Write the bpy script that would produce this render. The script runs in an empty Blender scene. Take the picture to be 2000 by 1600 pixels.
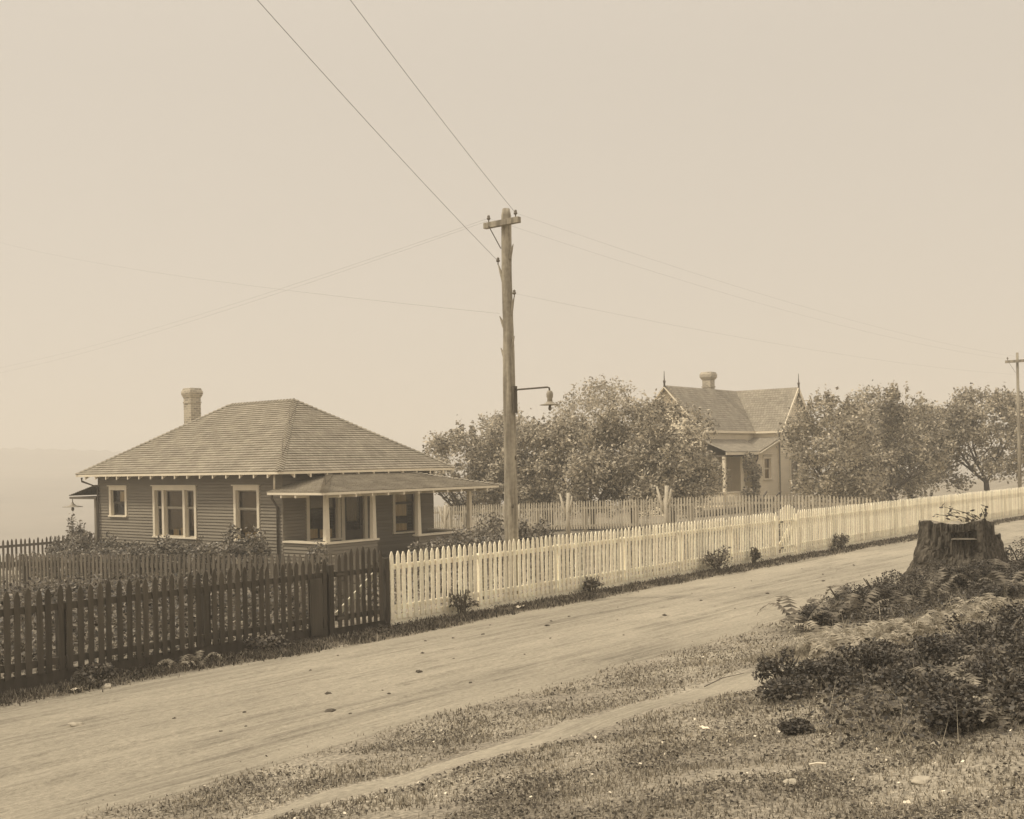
import bpy, math, random
import numpy as np
from mathutils import Vector, Matrix, noise
rad = math.radians
random.seed(7)
scene = bpy.context.scene
col = scene.collection

# ---------------------------------------------------------------- materials
WARM = (1.115, 1.0, 0.79)
def sep(v):
    k = 1.0 + 0.05 * max(0.0, min(1.0, (0.35 - v) / 0.35))
    return (min(1, v * WARM[0] * k), v, v * WARM[2], 1.0)

def nd(nt, kind, **kw):
    n = nt.nodes.new(kind)
    for k, v in kw.items():
        setattr(n, k, v)
    return n

def mat(name, v, var=0.25, scale=(3, 3, 3), rough=0.85, bump=0.0, bscale=None, island=0.0,
        fine=0.0, fscale=60.0, spec=0.2, detail=6.0, translucent=0.0):
    """noise-mottled paint / wood / earth / leaf; island = per-leaf or per-board albedo spread"""
    m = bpy.data.materials.new(name)
    m.use_nodes = True
    nt = m.node_tree
    L = nt.links.new
    b = nt.nodes['Principled BSDF']
    b.inputs['Roughness'].default_value = rough
    b.inputs['Specular IOR Level'].default_value = spec
    tc = nd(nt, 'ShaderNodeTexCoord')
    mp = nd(nt, 'ShaderNodeMapping')
    mp.inputs['Scale'].default_value = scale
    L(tc.outputs['Object'], mp.inputs['Vector'])
    nz = nd(nt, 'ShaderNodeTexNoise')
    nz.inputs['Scale'].default_value = 1.0
    nz.inputs['Detail'].default_value = detail
    nz.inputs['Roughness'].default_value = 0.62
    L(mp.outputs['Vector'], nz.inputs['Vector'])
    rp = nd(nt, 'ShaderNodeValToRGB')
    rp.color_ramp.elements[0].position = 0.3
    rp.color_ramp.elements[1].position = 0.7
    rp.color_ramp.elements[0].color = sep(v * (1 - var))
    rp.color_ramp.elements[1].color = sep(v * (1 + var))
    L(nz.outputs['Fac'], rp.inputs['Fac'])
    out = rp.outputs['Color']
    if fine > 0:
        n2 = nd(nt, 'ShaderNodeTexNoise')
        n2.inputs['Scale'].default_value = fscale
        n2.inputs['Detail'].default_value = 3
        L(tc.outputs['Object'], n2.inputs['Vector'])
        mr = nd(nt, 'ShaderNodeMapRange')
        mr.inputs['From Min'].default_value = 0.3
        mr.inputs['From Max'].default_value = 0.7
        mr.inputs['To Min'].default_value = 1 - fine
        mr.inputs['To Max'].default_value = 1 + fine
        L(n2.outputs['Fac'], mr.inputs['Value'])
        mx = nd(nt, 'ShaderNodeVectorMath', operation='SCALE')
        L(out, mx.inputs[0]); L(mr.outputs['Result'], mx.inputs['Scale'])
        out = mx.outputs['Vector']
    if island > 0:
        g = nd(nt, 'ShaderNodeNewGeometry')
        mr = nd(nt, 'ShaderNodeMapRange')
        mr.inputs['To Min'].default_value = 1 - island
        mr.inputs['To Max'].default_value = 1 + island
        L(g.outputs['Random Per Island'], mr.inputs['Value'])
        mx = nd(nt, 'ShaderNodeVectorMath', operation='SCALE')
        L(out, mx.inputs[0]); L(mr.outputs['Result'], mx.inputs['Scale'])
        out = mx.outputs['Vector']
    L(out, b.inputs['Base Color'])
    if bump > 0:
        bp = nd(nt, 'ShaderNodeBump')
        bp.inputs['Strength'].default_value = 1.0
        bp.inputs['Distance'].default_value = bump
        if bscale:
            m2 = nd(nt, 'ShaderNodeMapping'); m2.inputs['Scale'].default_value = bscale
            L(tc.outputs['Object'], m2.inputs['Vector'])
            n3 = nd(nt, 'ShaderNodeTexNoise'); n3.inputs['Scale'].default_value = 1; n3.inputs['Detail'].default_value = 5
            L(m2.outputs['Vector'], n3.inputs['Vector'])
            L(n3.outputs['Fac'], bp.inputs['Height'])
        else:
            L(nz.outputs['Fac'], bp.inputs['Height'])
        L(bp.outputs['Normal'], b.inputs['Normal'])
    if translucent > 0:
        tr = nd(nt, 'ShaderNodeBsdfTranslucent')
        L(out, tr.inputs['Color'])
        ms = nd(nt, 'ShaderNodeMixShader'); ms.inputs['Fac'].default_value = translucent
        L(b.outputs['BSDF'], ms.inputs[1]); L(tr.outputs['BSDF'], ms.inputs[2])
        L(ms.outputs['Shader'], nt.nodes['Material Output'].inputs['Surface'])
    return m

def shingle_mat(name, v):
    m = bpy.data.materials.new(name); m.use_nodes = True
    nt = m.node_tree; L = nt.links.new; b = nt.nodes['Principled BSDF']
    b.inputs['Roughness'].default_value = 0.9; b.inputs['Specular IOR Level'].default_value = 0.15
    uv = nd(nt, 'ShaderNodeUVMap')
    br = nd(nt, 'ShaderNodeTexBrick')
    br.offset = 0.37; br.offset_frequency = 2; br.squash = 1
    br.inputs['Scale'].default_value = 1.0
    br.inputs['Brick Width'].default_value = 0.16
    br.inputs['Row Height'].default_value = 0.13
    br.inputs['Mortar Size'].default_value = 0.006
    br.inputs['Color1'].default_value = sep(v * 0.85)
    br.inputs['Color2'].default_value = sep(v * 1.12)
    br.inputs['Mortar'].default_value = sep(v * 0.4)
    L(uv.outputs['UV'], br.inputs['Vector'])
    tc = nd(nt, 'ShaderNodeTexCoord')
    nz = nd(nt, 'ShaderNodeTexNoise'); nz.inputs['Scale'].default_value = 1.3; nz.inputs['Detail'].default_value = 8
    L(tc.outputs['Object'], nz.inputs['Vector'])
    mr = nd(nt, 'ShaderNodeMapRange')
    mr.inputs['From Min'].default_value = .3; mr.inputs['From Max'].default_value = .7
    mr.inputs['To Min'].default_value = .86; mr.inputs['To Max'].default_value = 1.12
    L(nz.outputs['Fac'], mr.inputs['Value'])
    mx = nd(nt, 'ShaderNodeVectorMath', operation='SCALE')
    L(br.outputs['Color'], mx.inputs[0]); L(mr.outputs['Result'], mx.inputs['Scale'])
    L(mx.outputs['Vector'], b.inputs['Base Color'])
    return m

def brick_mat(name, v):
    m = bpy.data.materials.new(name); m.use_nodes = True
    nt = m.node_tree; L = nt.links.new; b = nt.nodes['Principled BSDF']
    b.inputs['Roughness'].default_value = 0.95
    uv = nd(nt, 'ShaderNodeUVMap')
    br = nd(nt, 'ShaderNodeTexBrick')
    br.inputs['Scale'].default_value = 1.0
    br.inputs['Brick Width'].default_value = 0.2
    br.inputs['Row Height'].default_value = 0.075
    br.inputs['Mortar Size'].default_value = 0.011
    br.inputs['Color1'].default_value = sep(v * 0.6)
    br.inputs['Color2'].default_value = sep(v * 1.25)
    br.inputs['Mortar'].default_value = sep(0.5)
    L(uv.outputs['UV'], br.inputs['Vector'])
    L(br.outputs['Color'], b.inputs['Base Color'])
    return m

def glass_mat():
    m = bpy.data.materials.new('window_glass'); m.use_nodes = True
    nt = m.node_tree; L = nt.links.new
    nt.nodes.remove(nt.nodes['Principled BSDF'])
    t = nd(nt, 'ShaderNodeBsdfTransparent'); t.inputs['Color'].default_value = sep(0.8)
    g = nd(nt, 'ShaderNodeBsdfGlossy'); g.inputs['Roughness'].default_value = 0.03
    f = nd(nt, 'ShaderNodeFresnel'); f.inputs['IOR'].default_value = 1.5
    ms = nd(nt, 'ShaderNodeMixShader')
    L(f.outputs['Fac'], ms.inputs['Fac']); L(t.outputs['BSDF'], ms.inputs[1]); L(g.outputs['BSDF'], ms.inputs[2])
    L(ms.outputs['Shader'], nt.nodes['Material Output'].inputs['Surface'])
    return m

M = {}
M['siding'] = mat('brown_siding_paint', 0.225, .10, (.6, .6, 2.5), .8, island=.10)
M['trim'] = mat('white_trim_paint', 0.72, .07, (2, 2, 2), .6)
M['glass'] = glass_mat()
M['blind'] = mat('window_blind', 0.20, .1, (2, 2, 2), .9)
M['cloth'] = mat('curtain_cloth', 0.62, .15, (14, 14, 2), .9)
M['dark'] = mat('dark_interior', 0.03, .2)  # near-black sheets behind the panes, standing in for the unlit room
M['sash_light'] = mat('pale_sash_paint', 0.42, .1)
M['sash'] = mat('dark_sash_paint', 0.10, .15)
M['shingle'] = shingle_mat('weathered_shingle', 0.29)
M['porch_shingle'] = shingle_mat('porch_shingle', 0.28)
M['cot_shingle'] = shingle_mat('cottage_shingle', 0.28)
M['brick'] = brick_mat('chimney_brick', 0.36)
M['pipe'] = mat('painted_pipe', 0.11, .2, (4, 4, 1))
M['floor'] = mat('porch_boards', 0.2, .2, (1, 9, 1))
M['fence_dark'] = mat('weathered_fence_wood', 0.070, .30, (9, 9, 1.1), .9, .003, island=.22)
M['fence_post'] = mat('weathered_post_wood', 0.06, .35, (9, 9, .8), .9, .004)
M['fence_side'] = mat('grey_fence_wood', 0.12, .25, (9, 9, 1.1), .9, island=.22)
M['fence_white'] = mat('whitewashed_fence', 0.85, .12, (5, 5, 1.2), .8, .002, island=.17, fine=.12, fscale=22)
M['fence_far'] = mat('worn_whitewashed_fence', 0.40, .2, (5, 5, 1.2), .85, island=.2)
M['whitewash'] = mat('whitewashed_bark', 0.45, .2, (7, 7, 3), .9, .01)
M['pole'] = mat('pole_wood', 0.27, .55, (10, 10, .7), .9, .012, fine=.15, fscale=16)
M['ceramic'] = mat('insulator_glass', 0.16, .1, rough=.25, spec=.5)
M['iron'] = mat('rusty_iron', 0.10, .3, (8, 8, 8), .7)
M['hood'] = mat('lamp_enamel', 0.30, .15, (6, 6, 6), .5)
M['wire'] = mat('wire_metal', 0.12, .1)
M['bark'] = mat('tree_bark', 0.10, .35, (6, 6, 2), .95, .01)
M['leaf'] = mat('apple_leaves', 0.37, .3, (.9, .9, .9), .6, island=.7, spec=.35, translucent=.25)  # leaf colour lightened to make up for weak haze over the orchard
M['leaf2'] = mat('tall_tree_leaves', 0.40, .3, (.9, .9, .9), .6, island=.5, spec=.35, translucent=.25)  # paler leaf copy, distance haze put into its colour
M['shrub'] = mat('shrub_leaves', 0.17, .4, (2, 2, 2), .45, island=.75, spec=.5, translucent=.2)
M['bramble'] = mat('bramble_leaves', 0.082, .5, (2.5, 2.5, 2.5), .5, island=.85, spec=.4, translucent=.2)
M['fern'] = mat('green_fern', 0.19, .3, (3, 3, 3), .7, island=.5, translucent=.3)
M['dryfern'] = mat('dry_pale_fern', 0.36, .25, (3, 3, 3), .8, island=.35, translucent=.3)
M['grass'] = mat('dry_grass', 0.27, .35, (1.1, 1.1, 1.1), .8, island=.65, translucent=.2)
M['weed'] = mat('dark_weeds', 0.10, .4, (2, 2, 2), .7, island=.7, translucent=.2)
M['garden'] = mat('garden_leaves', 0.12, .4, (2, 2, 2), .5, island=.85, spec=.4, translucent=.2)
M['ground'] = mat('turf_earth', 0.26, .28, (.9, .9, .9), .95, .03, fine=.45, fscale=26, bscale=(14, 14, 14))
M['stump'] = mat('stump_bark', 0.085, .7, (9, 9, 1.0), .95, .03, fine=.3, fscale=14)
M['stumptop'] = mat('cut_stump_wood', 0.26, .3, (8, 8, 8), .9)
M['cutpale'] = mat('fresh_notch_wood', 0.17, .2, (8, 8, 2), .9)
M['cotwall'] = mat('cream_clapboard', 0.80, .06, (1, 1, 3), .8)
M['stone'] = mat('pale_stone', 0.42, .25, (9, 9, 9), .9, .01)
M['clod'] = mat('dark_clod', 0.10, .3, (9, 9, 9), .95)
M['paper'] = mat('paper_scrap', 0.75, .06, (5, 5, 5), .8)
M['hill'] = mat('far_shore', 0.17, .3, (.02, .02, .05), .95)  # paler than real woods: distance haze put into the colour

def road_mat():
    m = bpy.data.materials.new('dirt_road'); m.use_nodes = True
    nt = m.node_tree; L = nt.links.new; b = nt.nodes['Principled BSDF']
    b.inputs['Roughness'].default_value = .95; b.inputs['Specular IOR Level'].default_value = .1
    tc = nd(nt, 'ShaderNodeTexCoord')
    def noise_(scale, detail=6, rough=.6):
        mp = nd(nt, 'ShaderNodeMapping'); mp.inputs['Scale'].default_value = scale
        mp.inputs['Rotation'].default_value = (0, 0, rad(-4))
        L(tc.outputs['Object'], mp.inputs['Vector'])
        n = nd(nt, 'ShaderNodeTexNoise'); n.inputs['Scale'].default_value = 1
        n.inputs['Detail'].default_value = detail; n.inputs['Roughness'].default_value = rough
        L(mp.outputs['Vector'], n.inputs['Vector']); return n.outputs['Fac']
    def rng(x, a, b_, lo, hi):
        r = nd(nt, 'ShaderNodeMapRange')
        r.inputs['From Min'].default_value = a; r.inputs['From Max'].default_value = b_
        r.inputs['To Min'].default_value = lo; r.inputs['To Max'].default_value = hi
        L(x, r.inputs['Value']); return r.outputs['Result']
    def mul(a, c):
        q = nd(nt, 'ShaderNodeMath', operation='MULTIPLY'); L(a, q.inputs[0]); L(c, q.inputs[1]); return q.outputs[0]
    big = rng(noise_((.18, .5, 1)), .35, .65, .86, 1.08)
    streak = rng(noise_((.22, 8, 1), 6, .75), .38, .60, .60, 1.06)  # dirt streaks, deepened in colour so the wheel ruts look shaded
    fine = rng(noise_((16, 22, 16), 4, .7), .3, .7, .80, 1.14)
    clump = rng(noise_((1.1, 5.0, 1), 8, .75), .57, .70, 1.0, .58)
    msk = rng(noise_((.4, .9, 1), 3), .42, .62, 0, 1)
    mxs = nd(nt, 'ShaderNodeMix'); L(msk, mxs.inputs['Factor']); mxs.inputs['A'].default_value = 1.0; L(streak, mxs.inputs['B'])
    f = mul(mul(big, mxs.outputs['Result']), mul(fine, clump))
    cc = nd(nt, 'ShaderNodeVectorMath', operation='SCALE')
    cc.inputs[0].default_value = sep(.42)[:3]
    L(f, cc.inputs['Scale']); L(cc.outputs['Vector'], b.inputs['Base Color'])
    bp = nd(nt, 'ShaderNodeBump'); bp.inputs['Distance'].default_value = .06
    h = nd(nt, 'ShaderNodeMath', operation='ADD')
    L(noise_((.6, 8, 1), 5, .7), h.inputs[0]); L(noise_((3.5, 6, 3), 7, .8), h.inputs[1])
    L(h.outputs[0], bp.inputs['Height']); L(bp.outputs['Normal'], b.inputs['Normal'])
    return m
M['road'] = road_mat()

# ---------------------------------------------------------------- mesh building
def wloc(o):
    v = Vector((0, 0, 0))
    while o is not None:
        v += o.location; o = o.parent
    return v

class MB:
    def __init__(s):
        s.v = []; s.f = []; s.uv = {}
    def face(s, pts, uv=None):
        i = len(s.v); s.v += [tuple(p) for p in pts]
        s.f.append(tuple(range(i, i + len(pts))))
        if uv: s.uv[len(s.f) - 1] = uv
    def mesh(s, vs, fs):
        i = len(s.v); s.v += [tuple(p) for p in vs]
        s.f += [tuple(i + k for k in f) for f in fs]
    def hexa(s, p):           # 8 corners: bottom ring then top ring
        s.mesh(p, [(3, 2, 1, 0), (4, 5, 6, 7), (0, 1, 5, 4), (1, 2, 6, 5), (2, 3, 7, 6), (3, 0, 4, 7)])
        return s
    def box(s, x0, x1, y0, y1, z0, z1):
        return s.hexa([(x0, y0, z0), (x1, y0, z0), (x1, y1, z0), (x0, y1, z0), (x0, y0, z1), (x1, y0, z1), (x1, y1, z1), (x0, y1, z1)])
    def bar(s, a, b, w, h, up=(0, 0, 1)):
        a = Vector(a); b = Vector(b); d = (b - a).normalized()
        x = d.cross(Vector(up)).normalized(); y = x.cross(d).normalized()
        x *= w / 2; y *= h / 2
        return s.hexa([a - x - y, a + x - y, b + x - y, b - x - y, a - x + y, a + x + y, b + x + y, b - x + y])
    def prism(s, poly, o, u, v, n):   # extrude 2-D outline along n
        o, u, v, n = map(Vector, (o, u, v, n))
        a = [o + u * p[0] + v * p[1] for p in poly]; k = len(a)
        b = [p + n for p in a]
        s.mesh(a + b, [tuple(range(k))[::-1], tuple(range(k, 2 * k))] + [(i, (i + 1) % k, k + (i + 1) % k, k + i) for i in range(k)])
    def tube(s, pts, rs, seg=8, cap=True, wob=0):
        pts = [Vector(p) for p in pts]; n = len(pts)
        if not hasattr(rs, '__len__'): rs = [rs] * n
        base = len(s.v); ref = None
        for i, p in enumerate(pts):
            d = (pts[min(i + 1, n - 1)] - pts[max(i - 1, 0)]).normalized()
            if ref is None:
                ref = d.orthogonal().normalized()
            x = (ref - d * ref.dot(d)).normalized(); ref = x
            y = d.cross(x)
            for k in range(seg):
                a = 2 * math.pi * k / seg
                r = rs[i] * (1 + (random.uniform(-wob, wob) if wob else 0))
                s.v.append(tuple(p + x * math.cos(a) * r + y * math.sin(a) * r))
        for i in range(n - 1):
            for k in range(seg):
                a = base + i * seg + k; b = base + i * seg + (k + 1) % seg
                s.f.append((a, b, b + seg, a + seg))
        if cap:
            s.f.append(tuple(base + k for k in range(seg))[::-1])
            s.f.append(tuple(base + (n - 1) * seg + k for k in range(seg)))
        return s
    def lathe(s, c, prof, seg=20):
        base = len(s.v)
        for r, z in prof:
            for k in range(seg):
                a = 2 * math.pi * k / seg
                s.v.append((c[0] + r * math.cos(a), c[1] + r * math.sin(a), c[2] + z))
        for i in range(len(prof) - 1):
            for k in range(seg):
                a = base + i * seg + k; b = base + i * seg + (k + 1) % seg
                s.f.append((a, b, b + seg, a + seg))
        s.f.append(tuple(base + k for k in range(seg))[::-1])
        s.f.append(tuple(base + (len(prof) - 1) * seg + k for k in range(seg)))
        return s
    def build(s, name, m, parent=None, loc=None, smooth=False, bevel=0):
        off = wloc(parent) if parent is not None else Vector(loc or (0, 0, 0))
        me = bpy.data.meshes.new(name)
        me.from_pydata([(x - off.x, y - off.y, z - off.z) for x, y, z in s.v], [], s.f)
        if s.uv:
            l = me.uv_layers.new(name='UVMap')
            for fi, uv in s.uv.items():
                p = me.polygons[fi]
                for k, li in enumerate(p.loop_indices):
                    l.data[li].uv = uv[k]
        me.materials.append(m)
        if smooth:
            me.polygons.foreach_set('use_smooth', [True] * len(me.polygons))
        o = bpy.data.objects.new(name, me); col.objects.link(o)
        if parent is not None: o.parent = parent
        else: o.location = off
        if bevel:
            bv = o.modifiers.new('bevel', 'BEVEL'); bv.width = bevel; bv.segments = 2; bv.limit_method = 'ANGLE'
        return o

def np_mesh(name, verts, nper, m, parent=None, loc=(0, 0, 0)):
    """verts (N*nper,3): N loose polygons with nper corners"""
    off = np.array(wloc(parent) if parent is not None else loc)
    v = (np.asarray(verts, dtype=np.float64).reshape(-1, 3) - off).astype(np.float32)
    n = len(v) // nper
    me = bpy.data.meshes.new(name)
    me.vertices.add(len(v)); me.vertices.foreach_set('co', v.ravel())
    me.loops.add(len(v)); me.loops.foreach_set('vertex_index', np.arange(len(v), dtype=np.int32))
    me.polygons.add(n)
    me.polygons.foreach_set('loop_start', np.arange(0, n * nper, nper, dtype=np.int32))
    me.polygons.foreach_set('loop_total', np.full(n, nper, dtype=np.int32))
    me.update(calc_edges=True)
    me.materials.append(m)
    o = bpy.data.objects.new(name, me); col.objects.link(o)
    if parent is not None: o.parent = parent
    else: o.location = loc
    return o

def tag(o, label=None, cat=None, group=None, kind=None):
    if label: o['label'] = label
    if cat: o['category'] = cat
    if group: o['group'] = group
    if kind: o['kind'] = kind
    return o

def thing(name, label, cat, loc, group=None):
    o = bpy.data.objects.new(name, None); col.objects.link(o)
    o.location = loc; o.empty_display_size = .2
    return tag(o, label, cat, group)

# ---------------------------------------------------------------- terrain
# X runs along the street (away from the camera to the right), Y across it (away from the bank)
def sstep(a, b, x):
    t = max(0.0, min(1.0, (x - a) / (b - a))); return t * t * (3 - 2 * t)
def nz2(x, y, f):
    return noise.noise(Vector((x * f, y * f, 3.7)))
def gz(s, t):
    if t > 12.6:
        z = -.036 * max(0, t - 13) + .012 * max(0, min(s - 13, 45)) * sstep(13, 17, t)
        if t > 40: z -= .05 * (min(t, 230) - 40) * sstep(40, 60, t)
        z += .04 * nz2(s, t, .7) * sstep(13, 15, t)
        if s > 60: z += 0.0
        return z
    if t > 7.9:
        return -.035 * sstep(7.9, 8.6, t) * (1 - sstep(11.7, 12.5, t)) + .05 * sstep(12.1, 12.7, t) * (1 - sstep(12.6, 12.61, t))
    d = 7.9 - t
    z = .115 * (math.sqrt(d * d + .15) - math.sqrt(.15))
    z += (.05 * nz2(s, t, .9) + .03 * nz2(s, t, 1.3)) * sstep(0, 1.2, d)
    z += .22 * math.exp(-((s - 20.6) ** 2 + (t - 6.3) ** 2) / 3.0)
    if t < -6: z = min(z, 1.9)
    return z

def grid(name, ss, tt, zf, m, kind='structure'):
    mb = MB(); ns, ntt = len(ss), len(tt)
    for s in ss:
        for t in tt:
            mb.v.append((s, t, zf(s, t)))
    for i in range(ns - 1):
        for j in range(ntt - 1):
            a = i * ntt + j
            mb.f.append((a, a + ntt, a + ntt + 1, a + 1))
    o = mb.build(name, m, smooth=True); o['kind'] = kind
    return o
def axis(*segs):
    r = []
    for a, b, st in segs:
        n = max(1, int(round((b - a) / st)))
        r += [a + (b - a) * k / n for k in range(n)]
    return r + [segs[-1][1]]
grid('ground', axis((-1098, -60, 80), (-60, -4, 2), (-4, 34, .22), (34, 70, .8), (70, 160, 6), (160, 1100, 60)),
     axis((-1098, -20, 60), (-20, -2, 1), (-2, 14, .2), (14, 40, .8), (40, 120, 4), (120, 1099, 60)), gz, M['ground'])

def redge(s, k): return .22 * nz2(s, k * 9.1, .33) + .12 * nz2(s, k * 5.3, 1.1) + .05 * nz2(s, k * 3.3, 3.5)
def strip(name, s_axis, lo, hi, n, zf, m):
    mb = MB()
    for s in s_axis:
        a, b = lo(s), hi(s)
        for j in range(n + 1):
            t = a + (b - a) * j / n
            mb.v.append((s, t, zf(s, t) if 0 < j < n else gz(s, t) - .03))
    for i in range(len(s_axis) - 1):
        for j in range(n):
            a = i * (n + 1) + j
            mb.f.append((a, a + n + 1, a + n + 2, a + 1))
    o = mb.build(name, m, smooth=True); o['kind'] = 'structure'; return o
def road_lo(s): return 7.85 + .012 * max(0, s - 10) + redge(s, 1)
def road_hi(s): return 12.25 + .6 * redge(s, 2)
def roadz(s, t):
    c = 1 - ((t - 10.1) / 2.4) ** 2
    z = .012 + .03 * max(0, c)
    z += .016 * nz2(s * .12, t * 3.2, 1) + .008 * nz2(s * .5, t * 9, 1)
    for t0, dp, wd in ((8.75, .022, .07), (9.25, .03, .10), (9.62, .018, .06), (10.35, .03, .11), (10.75, .02, .07), (11.35, .018, .08)):
        tt_ = t0 + .16 * nz2(s, t0 * 7, .16) + .05 * nz2(s, t0 * 3, .6)
        z -= dp * math.exp(-((t - tt_) / wd) ** 2) * (.55 + .45 * nz2(s, t0 * 11, .35)); z += dp * .45 * math.exp(-((t - tt_ - wd * 1.7) / wd) ** 2)
    e = sstep(7.9, 8.9, t) * (1 - sstep(11.7, 12.2, t)); b = gz(s, t) + .006
    return b + (z - b) * e
strip('road', axis((-60, 2, 2), (2, 30, .12), (30, 60, .5), (60, 160, 4)), road_lo, road_hi, 120, roadz, M['road'])
def path_c(s): return 6.38 - .115 * (s - 5.5) + .07 * nz2(s, 2.2, .5)
def path_w(s): return (.15 + .035 * (s - 5) + .05 * nz2(s, 8.8, .6) + .04 * nz2(s, 1.8, 2.1)) * (1 - sstep(12.0, 15, s)) + .02
strip('footpath', axis((-20, 3, 1), (3, 15, .1)), lambda s: path_c(s) - path_w(s) + .1 * nz2(s, 4, 1.6),
      lambda s: path_c(s) + path_w(s) + .08 * nz2(s, 6, 2.6), 8, lambda s, t: gz(s, t) + .004, M['road'])

# far shore across the water, lost in the haze and coloured paler to match it
mb = MB(); NH = 700
for k in range(NH + 1):
    a = rad(-60 + 210 * k / NH); g_ = math.degrees(a)
    h = 7 + 20 * sstep(40, 80, g_) + 5 * noise.noise(Vector((g_ * .09, 0, 0)))
    tr_ = 2.2 * noise.noise(Vector((g_ * 2.1, 2, 0))) + 3.0 * abs(noise.noise(Vector((g_ * 6.0, 5, 0))))
    for r, z in ((330, -19), (560, -13 + .3 * h), (800, h * .35), (850, h * .75 + tr_ * .5), (890, h + tr_), (960, h * .9), (1040, -16)):
        mb.v.append((r * math.cos(a), r * math.sin(a), z))
for k in range(NH):
    for q in range(6):
        a = k * 7 + q; mb.f.append((a, a + 7, a + 8, a + 1))
o = mb.build('hills', M['hill'], smooth=True); o['kind'] = 'structure'

# ---------------------------------------------------------------- fences
def picket(mb, o, a, n, z0, z1, w, d=.016, point=.10, lean=0.0):
    """gothic-topped picket: o base centre on the front face, a along, n back"""
    h = w / 2
    o = Vector(o); a = Vector(a)
    poly = [(-h, z0), (h, z0), (h, z1 - point), (h * .86, z1 - point * .62), (h * .45, z1 - point * .22), (h * .06, z1), (-h * .06, z1),
            (-h * .45, z1 - point * .22), (-h * .86, z1 - point * .62), (-h, z1 - point)]
    mb.prism([(p[0] + lean * p[1], p[1]) for p in poly], (o.x, o.y, 0), a, (0, 0, 1), Vector(n) * d)

def fence(name, label, p0, p1, bay, height, spacing, width, m, mp, zf, base=.17, rails=(.30, .96), board=True, group=None,
          post_h=None, jitter=.0, name_post='post', post_w=.10):
    p0 = Vector((p0[0], p0[1], 0)); p1 = Vector((p1[0], p1[1], 0))
    L = (p1 - p0).length; a = (p1 - p0) / L
    n = Vector((-a.y, a.x, 0))        # away from the viewer's side
    if n.dot(-p0 if p0.dot(n) else Vector((1, 1, 0))) > 0: n = -n
    root = thing(name, label, 'fence', (p0.x, p0.y, zf(p0.x, p0.y)), group)
    nb = max(1, int(round(L / bay)))
    for k in range(nb + 1):
        q = p0 + a * (L * k / nb); g = zf(q.x, q.y)
        pm = MB(); c = q + n * (.045 + post_w / 2 + .025)
        e = a * (post_w / 2); f = n * (post_w / 2); zz = g + (post_h or rails[1] + .05)
        pm.hexa([Vector((c.x, c.y, g - .2)) - e - f, Vector((c.x, c.y, g - .2)) + e - f, Vector((c.x, c.y, g - .2)) + e + f, Vector((c.x, c.y, g - .2)) - e + f,
                 Vector((c.x, c.y, zz)) - e - f, Vector((c.x, c.y, zz)) + e - f, Vector((c.x, c.y, zz)) + e + f, Vector((c.x, c.y, zz)) - e + f])
        pm.build(name_post, mp, root)
    for k in range(nb):
        q0 = p0 + a * (L * k / nb); q1 = p0 + a * (L * (k + 1) / nb)
        g0, g1 = zf(q0.x, q0.y), zf(q1.x, q1.y)
        pk = MB(); l = (q1 - q0).length; c = max(1, int(round(l / spacing)))
        for i in range(c):
            f = (i + .5) / c
            q = q0.lerp(q1, f) + a * random.uniform(-jitter, jitter); g = g0 + (g1 - g0) * f
            picket(pk, q, a, n, g + base + random.uniform(-jitter, jitter) * .6, g + height + random.uniform(-jitter, jitter) * 1.2 - (random.uniform(.03, .07) if random.random() < jitter * 2 else 0), width * random.uniform(.95, 1.05),
                   lean=random.uniform(-1, 1) * jitter * .35)
        pk.build('picket_panel', m, root)
        for r in rails:
            rm = MB(); b0 = q0 + n * .044; b1 = q1 + n * .044
            rm.bar((b0.x, b0.y, g0 + r), (b1.x, b1.y, g1 + r), .045, .085)
            rm.build('rail', m, root)
        if board:
            bm_ = MB(); b0 = q0 + n * .034; b1 = q1 + n * .034
            bm_.bar((b0.x, b0.y, g0 + .08), (b1.x, b1.y, g1 + .08), .025, .22)
            bm_.build('base_board', m, root)
    return root

FT = 12.95
flat = lambda s, t: 0.0
yz = lambda s, t: -.036 * max(0, t - 13) + .012 * max(0, min(s - 13, 45)) * sstep(13, 17, t)
fence('picket_fence', 'dark weathered unpainted picket fence along the road at the left', (3.0, FT), (11.5, FT), 2.125, 1.21, .131, .075,
      M['fence_dark'], M['fence_post'], flat, jitter=.018, post_w=.09)
fence('picket_fence', 'white picket fence along the road between the two gates', (12.8, FT), (26.78, FT), 2.36, 1.21, .134, .078,
      M['fence_white'], M['fence_white'], flat, base=.12, jitter=.009)
fence('picket_fence', 'white picket fence along the road beyond the small white gate', (28.0, FT), (66.0, FT), 2.40, 1.21, .134, .078,
      M['fence_white'], M['fence_white'], flat, base=.12, jitter=.009)
fence('picket_fence', 'grey picket fence running back from the dark gate beside the shrubs', (12.72, 13.12), (12.72, 36), 2.3, 1.19, .15, .075,
      M['fence_side'], M['fence_dark'], yz, board=False, jitter=.008)
fence('picket_fence', 'low grey picket fence behind the bungalow at the back of the yard', (12.8, 36.1), (34.3, 36.1), 2.4, 1.19, .15, .07,
      M['fence_side'], M['fence_dark'], yz, board=False, jitter=.01)
fence('picket_fence', 'worn pale picket fence at the far side of the yard before the orchard', (34.6, 13.25), (34.6, 36), 2.3, 1.24, .122, .062,
      M['fence_far'], M['fence_far'], lambda s, t: yz(s, t) + .06, board=False, jitter=.008)

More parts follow.
